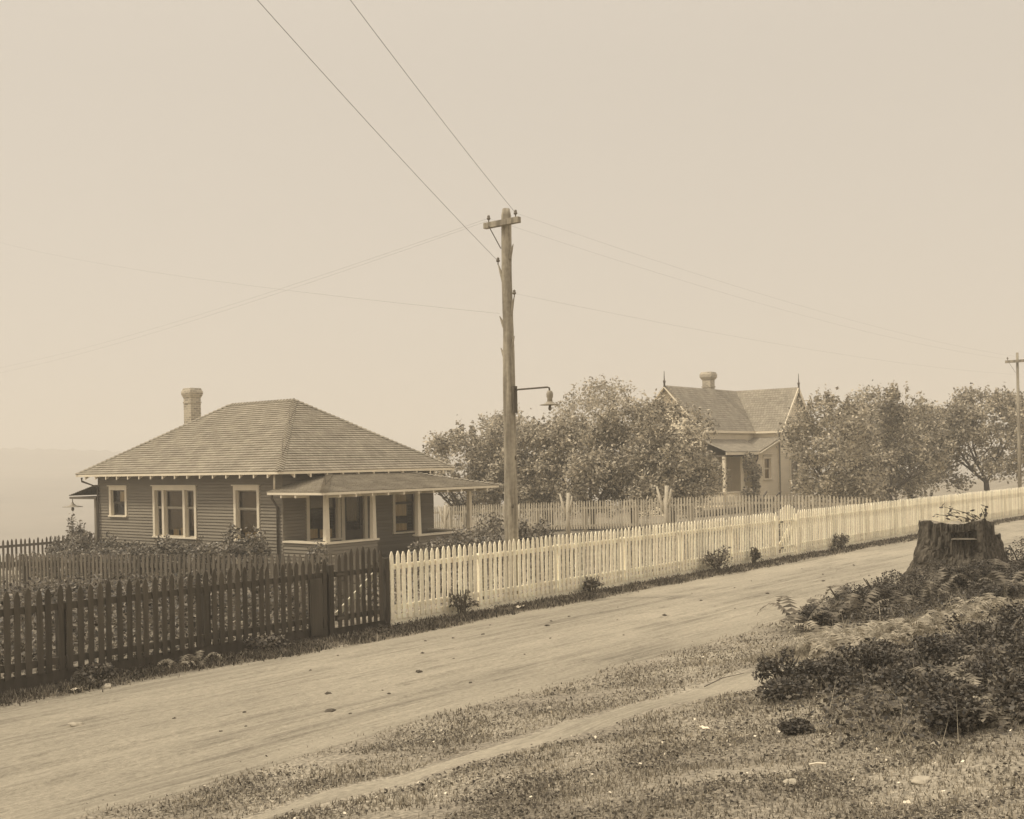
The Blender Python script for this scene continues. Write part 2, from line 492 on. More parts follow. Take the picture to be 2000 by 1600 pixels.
def gate(label, s0, s1, m, mp, peak, brace_m, dz=0):
    root = thing('picket_gate', label, 'gate', (s0, FT, 0))
    pk = MB(); c = int(round((s1 - s0 - .06) / .128))
    for i in range(c):
        f = (i + .5) / c; q = (s0 + .03 + (s1 - s0 - .06) * f, FT - .01, 0)
        z = 1.17 + peak * math.sin(math.pi * (.12 + .78 * f))
        picket(pk, q, (1, 0, 0), (0, 1, 0), .14, z + random.uniform(-.012, .012), .07, lean=random.uniform(-.004, .004))
    pk.build('picket_panel', m, root)
    for z in (.28, .95):
        r = MB(); r.box(s0 + .03, s1 - .03, FT + .014, FT + .05, z - .04, z + .04); r.build('rail', m, root)
    b = MB(); b.bar((s0 + .08, FT + .065, .32), (s1 - .08, FT + .065, .93), .022, .09); b.build('brace', brace_m, root)
    p = MB(); p.box(s0 - .1, s0, FT + .02, FT + .14, -.2, 1.1); p.build('post', mp, root)
    p = MB(); p.box(s1 + .0, s1 + .09, FT - .02, FT + .12, -.2, 1.12); p.build('post', mp, root)
    h = MB()
    for z in (.28, .95):
        h.box(s0 + .01, s0 + .16, FT - .036, FT - .031, z - .018, z + .018)
    h.build('hinge', M['iron'], root)
    k = MB(); k.box(s0 - .1, s1 + .09, FT + .022, FT + .05, -.03, .13); k.build('base_board', mp, root)
gate('dark weathered picket gate with arched top and diagonal brace', 11.64, 12.7, M['fence_dark'], M['fence_post'], .17, M['fence_white'])  # white brace stands in for sunlight falling on it from behind
gate('small white picket gate with raised rounded top', 26.9, 27.9, M['fence_white'], M['fence_white'], .21, M['fence_white'])
o = MB().box(11.12, 11.34, FT - .045, FT - .022, .08, .93).build('plank', M['fence_dark'], loc=(11.2, FT, .1))
tag(o, 'wide grey plank nailed upright on the dark fence beside its gate', 'plank')

# ---------------------------------------------------------------- building helpers
class Wall:
    """vertical plane: o (corner at a=0), a along, n outward"""
    def __init__(w, o, a, n): w.o = Vector(o); w.a = Vector(a); w.n = Vector(n)
    def p(w, x, z, d=0): return Vector((w.o.x, w.o.y, 0)) + w.a * x + w.n * d + Vector((0, 0, z))
    def box(w, mb, a0, a1, z0, z1, d0, d1):
        return mb.hexa([w.p(a0, z0, d1), w.p(a1, z0, d1), w.p(a1, z0, d0), w.p(a0, z0, d0), w.p(a0, z1, d1), w.p(a1, z1, d1), w.p(a1, z1, d0), w.p(a0, z1, d0)])
    def siding(w, mb, a0, a1, z0, z1, holes=(), course=.092, lap=.026, top=None):
        n = int(round((z1 - z0) / course)); c = (z1 - z0) / n
        for i in range(n):
            b = z0 + i * c; t = b + c; mid = b + c / 2
            lo, hi = a0, a1
            if top:
                lo, hi = top(mid)
                if hi - lo < .02: continue
            cuts = sorted([(h[0], h[1]) for h in holes if h[2] < mid < h[3]])
            segs = []; x = lo
            for h0, h1 in cuts:
                if h0 > x: segs.append((x, min(h0, hi)))
                x = max(x, h1)
            if x < hi: segs.append((x, hi))
            for x0, x1 in segs:
                g = b + .2 * c
                mb.mesh([w.p(x0, g, lap), w.p(x1, g, lap), w.p(x1, t, .004), w.p(x0, t, .004), w.p(x0, g, -.02), w.p(x1, g, -.02),
                         w.p(x0, b, -.02), w.p(x1, b, -.02), w.p(x0, t, -.02), w.p(x1, t, -.02)],
                        [(0, 1, 2, 3), (5, 1, 0, 4), (6, 7, 5, 4), (3, 2, 9, 8)])

def window(w, root, a0, a1, z0, z1, mulls=(), rail=.5, casing=.105, head=.15, shade=.85, curtain=(), m_shade=None, sash_m=None, label=None):
    """casing mesh is the part; sash, pane, blind and curtains are sub-parts"""
    c = MB(); d = .045
    w.box(c, a0, a0 + casing, z0 + .05, z1 - head, -.1, d)
    w.box(c, a1 - casing, a1, z0 + .05, z1 - head, -.1, d)
    w.box(c, a0, a1, z1 - head, z1 - .02, -.1, d + .003)
    w.box(c, a0 - .035, a1 + .035, z1 - .02, z1 + .012, -.02, d + .045)
    w.box(c, a0 - .02, a1 + .02, z0, z0 + .05, -.1, d + .03)
    for m0 in mulls: w.box(c, m0 - .055, m0 + .055, z0 + .05, z1 - head, -.1, d - .004)
    win = c.build('window', M['trim'], root, bevel=.004)
    if label: win['label'] = label
    xs = [a0 + casing] + [q for m0 in mulls for q in (m0 - .055, m0 + .055)] + [a1 - casing]
    b, t = z0 + .05, z1 - head; mid = b + (t - b) * rail
    for x0, x1 in zip(xs[::2], xs[1::2]):
        s = MB(); k = .035
        for q0, q1, dd in ((b, mid, -.075), (mid, t, -.055)):
            w.box(s, x0, x0 + k, q0, q1, dd - .03, dd); w.box(s, x1 - k, x1, q0, q1, dd - .03, dd)
            w.box(s, x0 + k, x1 - k, q0, q0 + k, dd - .029, dd - .001); w.box(s, x0 + k, x1 - k, q1 - k, q1, dd - .029, dd - .001)
        s.build('sash', sash_m or M['sash'], win)
        g = MB()
        for q0, q1, dd in ((b, mid, -.09), (mid, t, -.07)):
            g.face([w.p(x0, q0, dd), w.p(x1, q0, dd), w.p(x1, q1, dd), w.p(x0, q1, dd)])
        g.build('pane', M['glass'], win)
        r = MB(); w.box(r, x0 - .05, x1 + .05, t - (t - b) * shade, t, -.17, -.165)
        r.build('blind', m_shade or M['blind'], win)
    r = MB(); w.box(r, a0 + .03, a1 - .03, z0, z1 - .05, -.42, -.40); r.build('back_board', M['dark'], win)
    for x0, x1, q0, q1 in curtain:
        cm = MB(); n = 10
        pts = []
        for i in range(n + 1):
            x = x0 + (x1 - x0) * i / n; dd = -.145 + .014 * math.sin(i * 2.1)
            pts.append((x, dd))
        for i in range(n):
            cm.face([w.p(pts[i][0], q0, pts[i][1]), w.p(pts[i + 1][0], q0, pts[i + 1][1]), w.p(pts[i + 1][0], q1, pts[i + 1][1]), w.p(pts[i][0], q1, pts[i][1])])
        cm.build('curtain', M['cloth'], win)
    return win, (a0 + .03, a1 - .03, z0 + .01, z1 - .05)

def slope(mb, e0, e1, t1, t0, course=.13, lift=.027, thick=0.0, seed=0):
    """shingled roof plane in stepped courses: eave e0-e1, top t0-t1 (t0 over e0)"""
    e0, e1, t0, t1 = map(Vector, (e0, e1, t0, t1))
    u = (e1 - e0).normalized(); up = ((t0 + t1) / 2 - (e0 + e1) / 2); up = up - u * up.dot(u)
    nrm = u.cross(up).normalized()
    if nrm.z < 0: nrm = -nrm
    n = max(2, int(round(up.length / course))); rr = random.Random(seed)
    for i in range(n):
        f0, f1 = i / n, (i + 1) / n
        a0, a1 = e0.lerp(t0, f0), e1.lerp(t1, f0)
        b0, b1 = e0.lerp(t0, f1), e1.lerp(t1, f1)
        L = (a1 - a0).length; k = max(1, int(L / .8)); sh = rr.uniform(0, 3)
        for j in range(k):
            g0, g1 = j / k, (j + 1) / k
            p0, p1 = a0.lerp(a1, g0), a0.lerp(a1, g1); q0, q1 = b0.lerp(b1, g0), b0.lerp(b1, g1)
            lf = lift * rr.uniform(.93, 1.07)
            us = [(p - e0).dot(u) + sh for p in (p0, p1, q1, q0)]
            v0, v1 = i * .13 + .0075, (i + 1) * .13 - .0075
            mb.face([p0 + nrm * lf, p1 + nrm * lf, q1 + nrm * .004, q0 + nrm * .004], [(us[0], v0), (us[1], v0), (us[2], v1), (us[3], v1)])
            mb.face([p0 - nrm * .004, p1 - nrm * .004, p1 + nrm * lf, p0 + nrm * lf], [(us[0], v0), (us[1], v0), (us[1], v0 + .01), (us[0], v0 + .01)])
    return nrm

def hipcap(mb, a, b, n1, n2, w=.11, step=.15):
    a, b = Vector(a), Vector(b); d = (b - a); L = d.length; d /= L
    s1 = d.cross(Vector(n1)).normalized(); s2 = d.cross(Vector(n2)).normalized()
    up = (Vector(n1) + Vector(n2)).normalized()
    if s1.z > 0: s1 = -s1
    if s2.z > 0: s2 = -s2
    n = int(L / step)
    for i in range(n):
        p = a + d * (L * i / n); q = a + d * (L * (i + 1) / n)
        for sd in (s1, s2):
            mb.face([p + up * .055, p + sd * w + up * .045, q + sd * w + up * .018, q + up * .026],
                    [(i * .31, .02), (i * .31 + .1, .02), (i * .31 + .1, .11), (i * .31, .11)])
            mb.face([p + up * .055, p + sd * w + up * .045, p + sd * w + up * .02, p + up * .025],
                    [(i * .31, .02), (i * .31 + .1, .02), (i * .31 + .1, .025), (i * .31, .025)])

def brick_box(mb, x0, x1, y0, y1, z0, z1):
    P = [(x0, y0), (x1, y0), (x1, y1), (x0, y1)]; acc = 0
    for i in range(4):
        a, b = P[i], P[(i + 1) % 4]; L = math.hypot(b[0] - a[0], b[1] - a[1])
        mb.face([(*a, z0), (*b, z0), (*b, z1), (*a, z1)], [(acc, z0), (acc + L, z0), (acc + L, z1), (acc, z1)]); acc += L
    mb.face([(*p, z1) for p in P], [(p[0], p[1]) for p in P])
    mb.face([(*p, z0) for p in P[::-1]], [(p[0], p[1]) for p in P[::-1]])

# ---------------------------------------------------------------- bungalow
S0, S1, T0, T1 = 20.0, 26.0, 24.3, 33.5
EZ = 2.50; OV = .5; PITCH = .63
house = thing('bungalow', 'brown clapboard bungalow with hipped shingle roof and front porch', 'house', (S0, T0, -.5))
Lw = Wall((S0, T1, 0), (0, -1, 0), (-1, 0, 0))     # a = T1 - t
Fw = Wall((S0, T0, 0), (1, 0, 0), (0, -1, 0))      # a = s - S0
Rw = Wall((S1, T0, 0), (0, 1, 0), (1, 0, 0))
Bw = Wall((S1, T1, 0), (-1, 0, 0), (0, 1, 0))
tl = lambda t: T1 - t
holes_l = []; holes_f = []
_, h = window(Lw, house, tl(32.85), tl(31.85), 1.13, 2.13, shade=.98, m_shade=M['dark'], curtain=[(tl(32.5), tl(31.95), 1.62, 2.0)],  # the blind here is a dark sheet painting in the unlit room
              label='small upper window with a white half curtain'); holes_l.append(h)
_, h = window(Lw, house, tl(30.42), tl(28.2), .53, 2.13, mulls=(tl(29.9) + .01, tl(28.82) + .0), rail=.62, shade=.86, sash_m=M['sash_light'],
              curtain=[(tl(29.62), tl(29.32), .6, .80), (tl(29.25), tl(28.92), .6, .84)], label='wide three-part window with drawn blinds'); holes_l.append(h)
_, h = window(Lw, house, tl(26.42), tl(25.27), .53, 2.13, rail=.62, shade=.86, sash_m=M['sash_light'],
              curtain=[(tl(26.15), tl(25.85), .6, .78), (tl(25.8), tl(25.45), .6, .79)], label='tall single window nearest the porch'); holes_l.append(h)
_, h = window(Fw, house, .82, 2.08, .50, 2.05, rail=.62, shade=.35, curtain=[(.98, 1.35, .58, .85), (1.45, 1.9, .58, .82), (1.6, 1.8, 1.2, 1.75)]); holes_f.append(h)
_, h = window(Fw, house, 4.2, 5.3, .52, 2.05, rail=.66, shade=.40, curtain=[(4.42, 4.95, .60, .82), (4.45, 4.95, 1.05, 1.75)]); holes_f.append(h)
# door
dm = MB()
Fw.box(dm, 2.12, 2.24, -.1, 2.0, -.1, .045); Fw.box(dm, 3.02, 3.14, -.1, 2.0, -.1, .045); Fw.box(dm, 2.12, 3.14, 2.0, 2.14, -.1, .05)
door_fr = dm.build('door_frame', M['trim'], house)
d = MB(); Fw.box(d, 2.24, 3.02, -.1, .75, -.075, -.035); Fw.box(d, 2.24, 2.36, .75, 2.0, -.075, -.035); Fw.box(d, 2.90, 3.02, .75, 2.0, -.075, -.035); Fw.box(d, 2.36, 2.9, 1.86, 2.0, -.075, -.035)
door = d.build('door', M['sash'], house)
g = MB(); g.face([Fw.p(2.36, .75, -.055), Fw.p(2.9, .75, -.055), Fw.p(2.9, 1.86, -.055), Fw.p(2.36, 1.86, -.055)]); g.build('pane', M['glass'], door)
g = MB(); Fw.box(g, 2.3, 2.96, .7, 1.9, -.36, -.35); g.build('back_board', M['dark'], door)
cm = MB()
for i in range(12):
    x0, x1 = 2.46 + .035 * i, 2.46 + .035 * (i + 1)
    cm.face([Fw.p(x0, 1.0, -.12 + .012 * (i % 2)), Fw.p(x1, 1.0, -.12 + .012 * ((i + 1) % 2)), Fw.p(x1, 1.85, -.12 + .012 * ((i + 1) % 2)), Fw.p(x0, 1.85, -.12 + .012 * (i % 2))])
cm.build('curtain', M['blind'], door)
k = MB().lathe(Vector(Fw.p(2.96, .9, -.02)), [(.0, -.03), (.025, -.015), (.03, 0), (.02, .02), (0, .03)], 10); k.build('handle', M['iron'], door)
holes_f.append((2.18, 3.08, -.2, 2.06))
wm = MB()
Lw.siding(wm, 0, T1 - T0, -.6, EZ + .18, holes_l)
Fw.siding(wm, 0, S1 - S0, -.6, EZ + .18, holes_f)
Rw.siding(wm, 0, T1 - T0, -.6, EZ + .18)
Bw.siding(wm, 0, S1 - S0, -.6, EZ + .18)
wm.build('wall', M['siding'], house)
cb = MB()
for (x, y) in ((S0, T0), (S0, T1), (S1, T0), (S1, T1)):
    cb.box(x - .022, x + .022, y - .022, y + .022, -.6, EZ + .1)
cb.build('corner_board', M['siding'], house)
# roof
def hip_roof(x0, x1, y0, y1, z, pitch, mb, cap, course=.13):
    w = (x1 - x0) / 2; zr = z + w * pitch; xm = (x0 + x1) / 2
    A, B, C, D = (x0, y0, z), (x1, y0, z), (x1, y1, z), (x0, y1, z)
    R0, R1 = (xm, y0 + w, zr), (xm, y1 - w, zr)
    nl = slope(mb, D, A, R0, R1, course, seed=1)
    nf = slope(mb, A, B, R0, R0, course, seed=2)
    nr = slope(mb, B, C, R1, R0, course, seed=3)
    nb = slope(mb, C, D, R1, R1, course, seed=4)
    if cap is not None:
        hipcap(cap, A, R0, nl, nf); hipcap(cap, B, R0, nf, nr); hipcap(cap, D, R1, nl, nb); hipcap(cap, C, R1, nb, nr); hipcap(cap, R0, R1, nl, nr)
    return R0, R1
rm = MB(); cap = MB()
R0, R1 = hip_roof(S0 - OV, S1 + OV, T0 - OV, T1 + OV, EZ, PITCH, rm, cap)
roof = rm.build('roof', M['shingle'], house)
cap.build('hip_cap', M['shingle'], roof)
dk = MB(); x0, x1, y0, y1 = S0 - OV + .02, S1 + OV - .02, T0 - OV + .02, T1 + OV - .02
A, B, C, D = (x0, y0, EZ - .05), (x1, y0, EZ - .05), (x1, y1, EZ - .05), (x0, y1, EZ - .05)
r0, r1 = (R0[0], R0[1], R0[2] - .06), (R1[0], R1[1], R1[2] - .06)
for f in ((D, A, r0, r1), (A, B, r0), (B, C, r1, r0), (C, D, r1)): dk.face(f)
dk.build('roof_deck', M['siding'], roof)
eb = MB()
eb.box(S0 - OV - .005, S1 + OV + .005, T0 - OV - .005, T0 - OV + .02, EZ - .075, EZ - .006); eb.box(S0 - OV - .005, S1 + OV + .005, T1 + OV - .02, T1 + OV + .005, EZ - .075, EZ - .006)
eb.box(S0 - OV - .005, S0 - OV + .02, T0 - OV + .02, T1 + OV - .02, EZ - .075, EZ - .006); eb.box(S1 + OV - .02, S1 + OV + .005, T0 - OV + .02, T1 + OV - .02, EZ - .075, EZ - .006)
eb.build('eave_board', M['trim'], roof)
def rafters(w, length, z, ov, step, pitch):
    n = int(length / step)
    for i in range(n + 1):
        x = length * i / n
        x = min(max(x, .02), length - .02)
        r = MB()
        zo = z - .075; h = .10
        a = [w.p(x - .024, zo - h, ov - .005), w.p(x + .024, zo - h, ov - .005), w.p(x + .024, zo - h + ov * pitch, 0), w.p(x - .024, zo - h + ov * pitch, 0)]
        b = [p + Vector((0, 0, h)) for p in a]
        r.hexa(a + b); r.build('rafter_tail', M['trim'], house)
rafters(Lw, T1 - T0, EZ, OV, .58, PITCH)
rafters(Fw, S1 - S0, EZ, OV, .58, PITCH)
# chimney
cx, cy = 23.3, 33.02
ch = MB(); brick_box(ch, cx - .205, cx + .205, cy - .205, cy + .205, 3.6, 5.06)
chim = ch.build('chimney', M['brick'], house)
def brick_fr(mb, cx, cy, r0, r1, z0, z1):
    P = [(-1, -1), (1, -1), (1, 1), (-1, 1)]; acc = 0
    for i in range(4):
        a, b = P[i], P[(i + 1) % 4]
        mb.face([(cx + a[0] * r0, cy + a[1] * r0, z0), (cx + b[0] * r0, cy + b[1] * r0, z0), (cx + b[0] * r1, cy + b[1] * r1, z1), (cx + a[0] * r1, cy + a[1] * r1, z1)],
                [(acc, z0), (acc + 2 * r0, z0), (acc + 2 * r0, z1), (acc, z1)]); acc += 2 * r0
    mb.face([(cx + a[0] * r1, cy + a[1] * r1, z1) for a in P], [(a[0] * r1, a[1] * r1) for a in P])
cc = MB(); brick_fr(cc, cx, cy, .212, .262, 5.06, 5.20); brick_fr(cc, cx, cy, .262, .262, 5.20, 5.27); brick_fr(cc, cx, cy, .262, .212, 5.27, 5.40)
for r, z0, z1 in ((.222, 4.88, 4.93),):
    brick_box(cc, cx - r, cx + r, cy - r, cy + r, z0, z1)
cc.build('chimney_cap', M['brick'], chim)
# front porch
PT = 22.55; PE = 1.94; PO = .55; PP = .23
px0, px1, py0 = S0 - PO, S1 + PO - .05, PT - PO
run = T0 - py0; zt = PE + run * PP
A, B = (px0, py0, PE), (px1, py0, PE); C, D = (px1, T0, PE), (px0, T0, PE)
Tl, Tr = (px0 + run, T0, zt), (px1 - run, T0, zt)
pr = MB(); pc = MB()
nf = slope(pr, A, B, Tr, Tl, .13, seed=11); nl = slope(pr, D, A, Tl, Tl, .13, seed=12); nr = slope(pr, B, C, Tr, Tr, .13, seed=13)
proof = pr.build('porch_roof', M['porch_shingle'], house)
hipcap(pc, A, Tl, nl, nf); pc.build('hip_cap', M['porch_shingle'], proof)
pc = MB(); hipcap(pc, B, Tr, nf, nr); pc.build('hip_cap', M['porch_shingle'], proof)
cl = MB(); cl.box(px0 + .04, px1 - .04, py0 + .04, T0 - .02, PE - .06, PE - .03); cl.build('porch_ceiling', M['siding'], proof)
fb = MB(); fb.box(px0 - .005, px1 + .005, py0 - .005, py0 + .02, PE - .07, PE - .006); fb.box(px0 - .005, px0 + .02, py0 + .02, T0 - .03, PE - .07, PE - .006); fb.box(px1 - .02, px1 + .005, py0 + .02, T0 - .03, PE - .07, PE - .006)
fb.build('eave_board', M['trim'], proof)
Pw = Wall((S0, PT, 0), (1, 0, 0), (0, -1, 0)); Pl = Wall((S0, T0, 0), (0, -1, 0), (-1, 0, 0)); Pr = Wall((S1 - .1, PT, 0), (0, 1, 0), (1, 0, 0))
for w, ln, n in ((Pw, S1 - S0, 10), (Pl, T0 - PT, 3)):
    for i in range(n + 1):
        x = min(max(ln * i / n, .03), ln - .03)
        if w is Pl and i in (0, n): continue
        r = MB(); w.box(r, x - .024, x + .024, PE - .15, PE - .071, .1, PO - .01); r.build('rafter_tail', M['trim'], house)
hw = MB(); hw2 = MB(); wz = .55
Pw.siding(hw, 0, 1.85, -.6, wz); Pw.siding(hw2, 3.5, S1 - S0 - .1, -.6, wz)
Pl.siding(hw, 0, T0 - PT, -.6, wz); Pr.siding(hw2, 0, T0 - PT, -.6, wz)
Pw.box(hw, .004, 1.846, -.6, wz, -.14, -.004); Pl.box(hw, .02, T0 - PT - .14, -.6, wz, -.14, -.004)
pwall = hw.build('porch_wall', M['siding'], house)
rc = MB(); Pw.box(rc, -.06, 1.9, wz, wz + .05, -.19, .05); Pl.box(rc, .03, T0 - PT - .191, wz, wz + .05, -.19, .06); rc.build('rail_cap', M['trim'], pwall)
Pw.box(hw2, 3.504, S1 - S0 - .104, -.6, wz, -.14, -.004); Pr.box(hw2, .14, T0 - PT - .02, -.6, wz, -.14, -.004)
pwall2 = hw2.build('porch_wall', M['siding'], house)
rc = MB(); Pw.box(rc, 3.45, S1 - S0 - .05, wz, wz + .05, -.19, .05); Pr.box(rc, .191, T0 - PT - .03, wz, wz + .05, -.19, .05); rc.build('rail_cap', M['trim'], pwall2)
fl = MB(); fl.box(S0 + .15, S1 - .25, PT + .15, T0 - .02, -.16, -.1); fl.build('porch_floor', M['floor'], house)
for s in (20.07, 21.78, 23.57, 25.83):
    p = MB(); b, t = .068, .05; y = PT + .07
    p.hexa([(s - b, y - b, wz + .05), (s + b, y - b, wz + .05), (s + b, y + b, wz + .05), (s - b, y + b, wz + .05), (s - t, y - t, PE - .06), (s + t, y - t, PE - .06), (s + t, y + t, PE - .06), (s - t, y + t, PE - .06)])
    p.build('porch_post', M['trim'], house)
bm = MB(); bm.box(S0 + .02, S1 - .12, PT + .02, PT + .12, PE - .16, PE - .061); bm.build('porch_beam', M['trim'], house)
for i, z in enumerate((-.28, -.44)):
    st = MB(); st.box(21.9, 23.45, PT - .1 - .28 * i, PT + .15 - .28 * i, z - .16, z); st.build('step', M['floor'], house)
# pipes
def pipe(pts, m, r=.032):
    p = MB(); p.tube(pts, r, 8); return p.build('downspout', m, house, smooth=True)
pipe([(S0 - .42, T1 + .3, EZ - .1), (S0 - .42, T1 + .3, EZ - .22), (S0 - .07, T1 - .05, EZ - .42), (S0 - .07, T1 - .05, -.7)], M['pipe'])
pipe([(px0 + .06, T0 - .15, PE - .07), (px0 + .06, T0 - .15, PE - .16), (S0 - .06, T0 + .16, PE - .42), (S0 - .06, T0 + .16, -.7)], M['pipe'])
pipe([(S0 - .35, T0 - .1, EZ - .08), (S0 - .36, T0 - .1, PE + .08)], M['trim'], .025)
# back porch roof peeping out at the far left corner
br = MB(); slope(br, (S0 - .05, T1 + 1.75, 1.80), (S0 + 3.5, T1 + 1.75, 1.80), (S0 + 3.5, T1 + .1, 2.15), (S0 - .05, T1 + .1, 2.15), .13, seed=21)
bpr = br.build('back_porch_roof', M['porch_shingle'], house)
b = MB(); b.box(S0 - .05, S0 + 3.5, T1 + .1, T1 + 1.73, 1.69, 1.76); b.build('eave_board', M['pipe'], bpr)
b = MB(); b.box(S0 + .1, S0 + .22, T1 + .35, T1 + .47, -1.2, 1.69); b.build('porch_post', M['siding'], house)
lamp = thing('hanging_lamp', 'flat-shaded lamp hanging under the back porch eave', 'lamp', (S0, T1 + 1.62, 1.3))
lx, ly = S0 + .0, T1 + 1.62
MB().tube([(lx, ly, 1.70), (lx, ly, 1.5)], .012, 6).build('stem', M['iron'], lamp)
MB().lathe((lx, ly, 1.42), [(.33, 0), (.33, .012), (.12, .05), (.04, .12), (.03, .16)], 18).build('shade', M['hood'], lamp)
MB().lathe((lx, ly, 1.28), [(.02, 0), (.045, .04), (.05, .08), (.03, .14)], 10).build('bulb', M['ceramic'], lamp)

# ---------------------------------------------------------------- foliage helpers
rng = np.random.default_rng(11)
def leaves(blobs, n, size, shell=.55, gap=.0, gapf=1.6, flat=.35, aspect=.55):
    """leaf quads scattered in ellipsoid blobs [(cx,cy,cz,rx,ry,rz)]; gaps where a 3-D sine field is low"""
    B = np.array(blobs, float)
    vol = (B[:, 3] * B[:, 4] * B[:, 5]) ** .75
    idx = rng.choice(len(B), n, p=vol / vol.sum())
    d = rng.normal(size=(n, 3)); d /= np.linalg.norm(d, axis=1, keepdims=True)
    r = (shell + (1 - shell) * rng.random(n)) ** 1.0 * np.where(rng.random(n) < .75, 1, rng.random(n))
    P = B[idx, :3] + d * r[:, None] * B[idx, 3:6]
    if gap > 0:
        q = P * gapf
        f = np.sin(q[:, 0] * 1.7 + 1.3 * np.sin(q[:, 1])) + np.sin(q[:, 1] * 1.9 + q[:, 2]) + np.sin(q[:, 2] * 2.3 + 1.1 * np.sin(q[:, 0] * 1.4))
        P = P[f > -3 + 6 * gap]
    n = len(P)
    return leaf_quads(P, size, flat, aspect)
def leaf_quads(P, size, flat=.35, aspect=.55):
    n = len(P)
    a = rng.normal(size=(n, 3)); a[:, 2] *= (1 - flat)
    a /= np.linalg.norm(a, axis=1, keepdims=True)
    up = rng.normal(size=(n, 3)); up[:, 2] += flat * 3
    b = np.cross(up, a); b /= np.linalg.norm(b, axis=1, keepdims=True) + 1e-9
    s = size * rng.uniform(.6, 1.35, size=(n, 1))
    A = a * s * .5; Bv = b * s * .5 * aspect
    q = np.stack([P - A, P - Bv + A * .15, P + A, P + Bv + A * .15], axis=1)
    return q.reshape(-1, 3)

def frond(base, az, length, rise, droop, w, n=13):
    """one fern frond: pinna triangles on both sides of an arching rib"""
    out = []; dx, dy = math.cos(az), math.sin(az); sx, sy = -dy, dx
    def pt(f):
        h = rise * length * (math.sin(f * 2.2) * .75) - droop * length * f * f * .6
        rr = length * (f * .85)
        return np.array([base[0] + dx * rr, base[1] + dy * rr, base[2] + h])
    for i in range(n):
        f = .12 + .88 * i / n; p = pt(f); q = pt(min(1.0, f + .8 / n)); l = w * length * (math.sin(min(1, (f + .05)) * math.pi * .93 + .12)) * 1.0 + .01
        for sg in (-1, 1):
            tip = p + np.array([sx * sg * l + dx * l * .35, sy * sg * l + dy * l * .35, -l * .18 + random.uniform(-.02, .02)])
            out += [p, q, tip]
    return out
def fern(name, label, s, t, z, nf, length, m, group=None, spread=1.0):
    V = []
    for k in range(nf):
        az = 2 * math.pi * k / nf + random.uniform(-.4, .4)
        V += frond((s + random.uniform(-.04, .04), t + random.uniform(-.04, .04), z - .02), az, length * random.uniform(.7, 1.15), random.uniform(.45, 1.0) / spread, random.uniform(.3, .9), random.uniform(.14, .2))
    o = np_mesh(name, np.array(V), 3, m, loc=(s, t, z))
    return tag(o, label, 'fern', group)

def bush(name, label, s, t, z, w, dpt, h, n, size, m, cat='bush', group=None, gap=.3, stems=4, k=7):
    root = thing(name, label, cat, (s, t, z), group)
    blobs = [(s, t, z + h * .45, w * .75, dpt * .75, h * .42)]
    for i in range(k):
        a = random.uniform(0, 6.28); f = random.uniform(.3, .75)
        r = random.uniform(.25, .42)
        blobs.append((s + math.cos(a) * w * f, t + math.sin(a) * dpt * f, z + h * random.uniform(.3, .8), w * r, dpt * r, h * r * .8))
    np_mesh('foliage', leaves(blobs, n, size, gap=gap, gapf=1.2 / max(.2, h) + 2), 4, m, root)
    sm = MB()
    for i in range(stems):
        a = random.uniform(0, 6.28)
        sm.tube([(s + .05 * math.cos(a), t + .05 * math.sin(a), z - .05), (s + .3 * w * math.cos(a), t + .3 * dpt * math.sin(a), z + h * .45), (s + .6 * w * math.cos(a), t + .6 * dpt * math.sin(a), z + h * .85)], [.02, .014, .006], 5)
    sm.build('stem', M['bark'], root)
    return root

# ---------------------------------------------------------------- shrubs of the bungalow yard
SHL = ['low leafy shrub at the back corner of the bungalow wall', 'low leafy shrub below the small upper window', 'low leafy shrub left of the three-part window',
       'low leafy shrub under the three-part window', 'low leafy shrub between the two tall windows', 'low leafy shrub under the window nearest the porch', 'flowering shrub at the porch corner']
for i, (t, h) in enumerate(((32.6, 1.15), (31.2, 1.05), (29.8, .95), (28.4, .85), (27.0, 1.05), (25.6, .85), (24.2, 1.15))):
    s = 18.6 + random.uniform(-.2, .2)
    bush('shrub', SHL[i], s, t, gz(s, t), .85, 1.05, h * 1.3, 3800, .10, M['shrub'], 'shrub', 'shrubs along the bungalow wall', gap=.25)
for i, (s, t, h, lab) in enumerate(((16.6, 30.4, .75, 'low shrub standing clear of the bungalow at its far left'), (16.0, 26.6, .75, 'low shrub before the bungalow wall near the grey side fence'),
                               (17.2, 23.6, .8, 'shrub nearest the fence in front of the bungalow wall'), (17.6, 28.5, .8, 'shrub in the middle of the bed before the bungalow wall'))):
    bush('shrub', lab, s, t, gz(s, t), 1.0, 1.2, h * 1.4, 3400, .095, M['shrub'], 'shrub', 'shrubs before the bungalow', gap=.3)
bush('shrub', 'tall dark shrub at the rear left corner of the bungalow', 19.65, 34.3, -.75, .42, .5, 1.95, 1500, .1, M['shrub'], 'shrub', gap=.2)
PSL = ['leafy shrub right of the porch steps', 'leafy shrub below the right half of the porch wall', 'leafy shrub left of the utility pole base', 'leafy shrub behind the utility pole base', 'leafy shrub at the porch right-hand corner']
for i, (s, t, w, h) in enumerate(((21.6, 19.8, .95, 1.05), (23.2, 20.2, 1.0, 1.2), (22.6, 18.3, .95, 1.0), (24.4, 18.9, .9, 1.1), (25.2, 20.6, 1.0, 1.25))):
    bush('shrub', PSL[i], s, t, gz(s, t), w, w, h, 1600, .10, M['shrub'], 'shrub', 'shrubs by the porch', gap=.25)
bush('shrub', 'thin bush in front of the porch half wall', 18.9, 21.6, gz(18.9, 21.6), .6, .5, 1.0, 700, .09, M['shrub'], 'shrub', gap=.4)

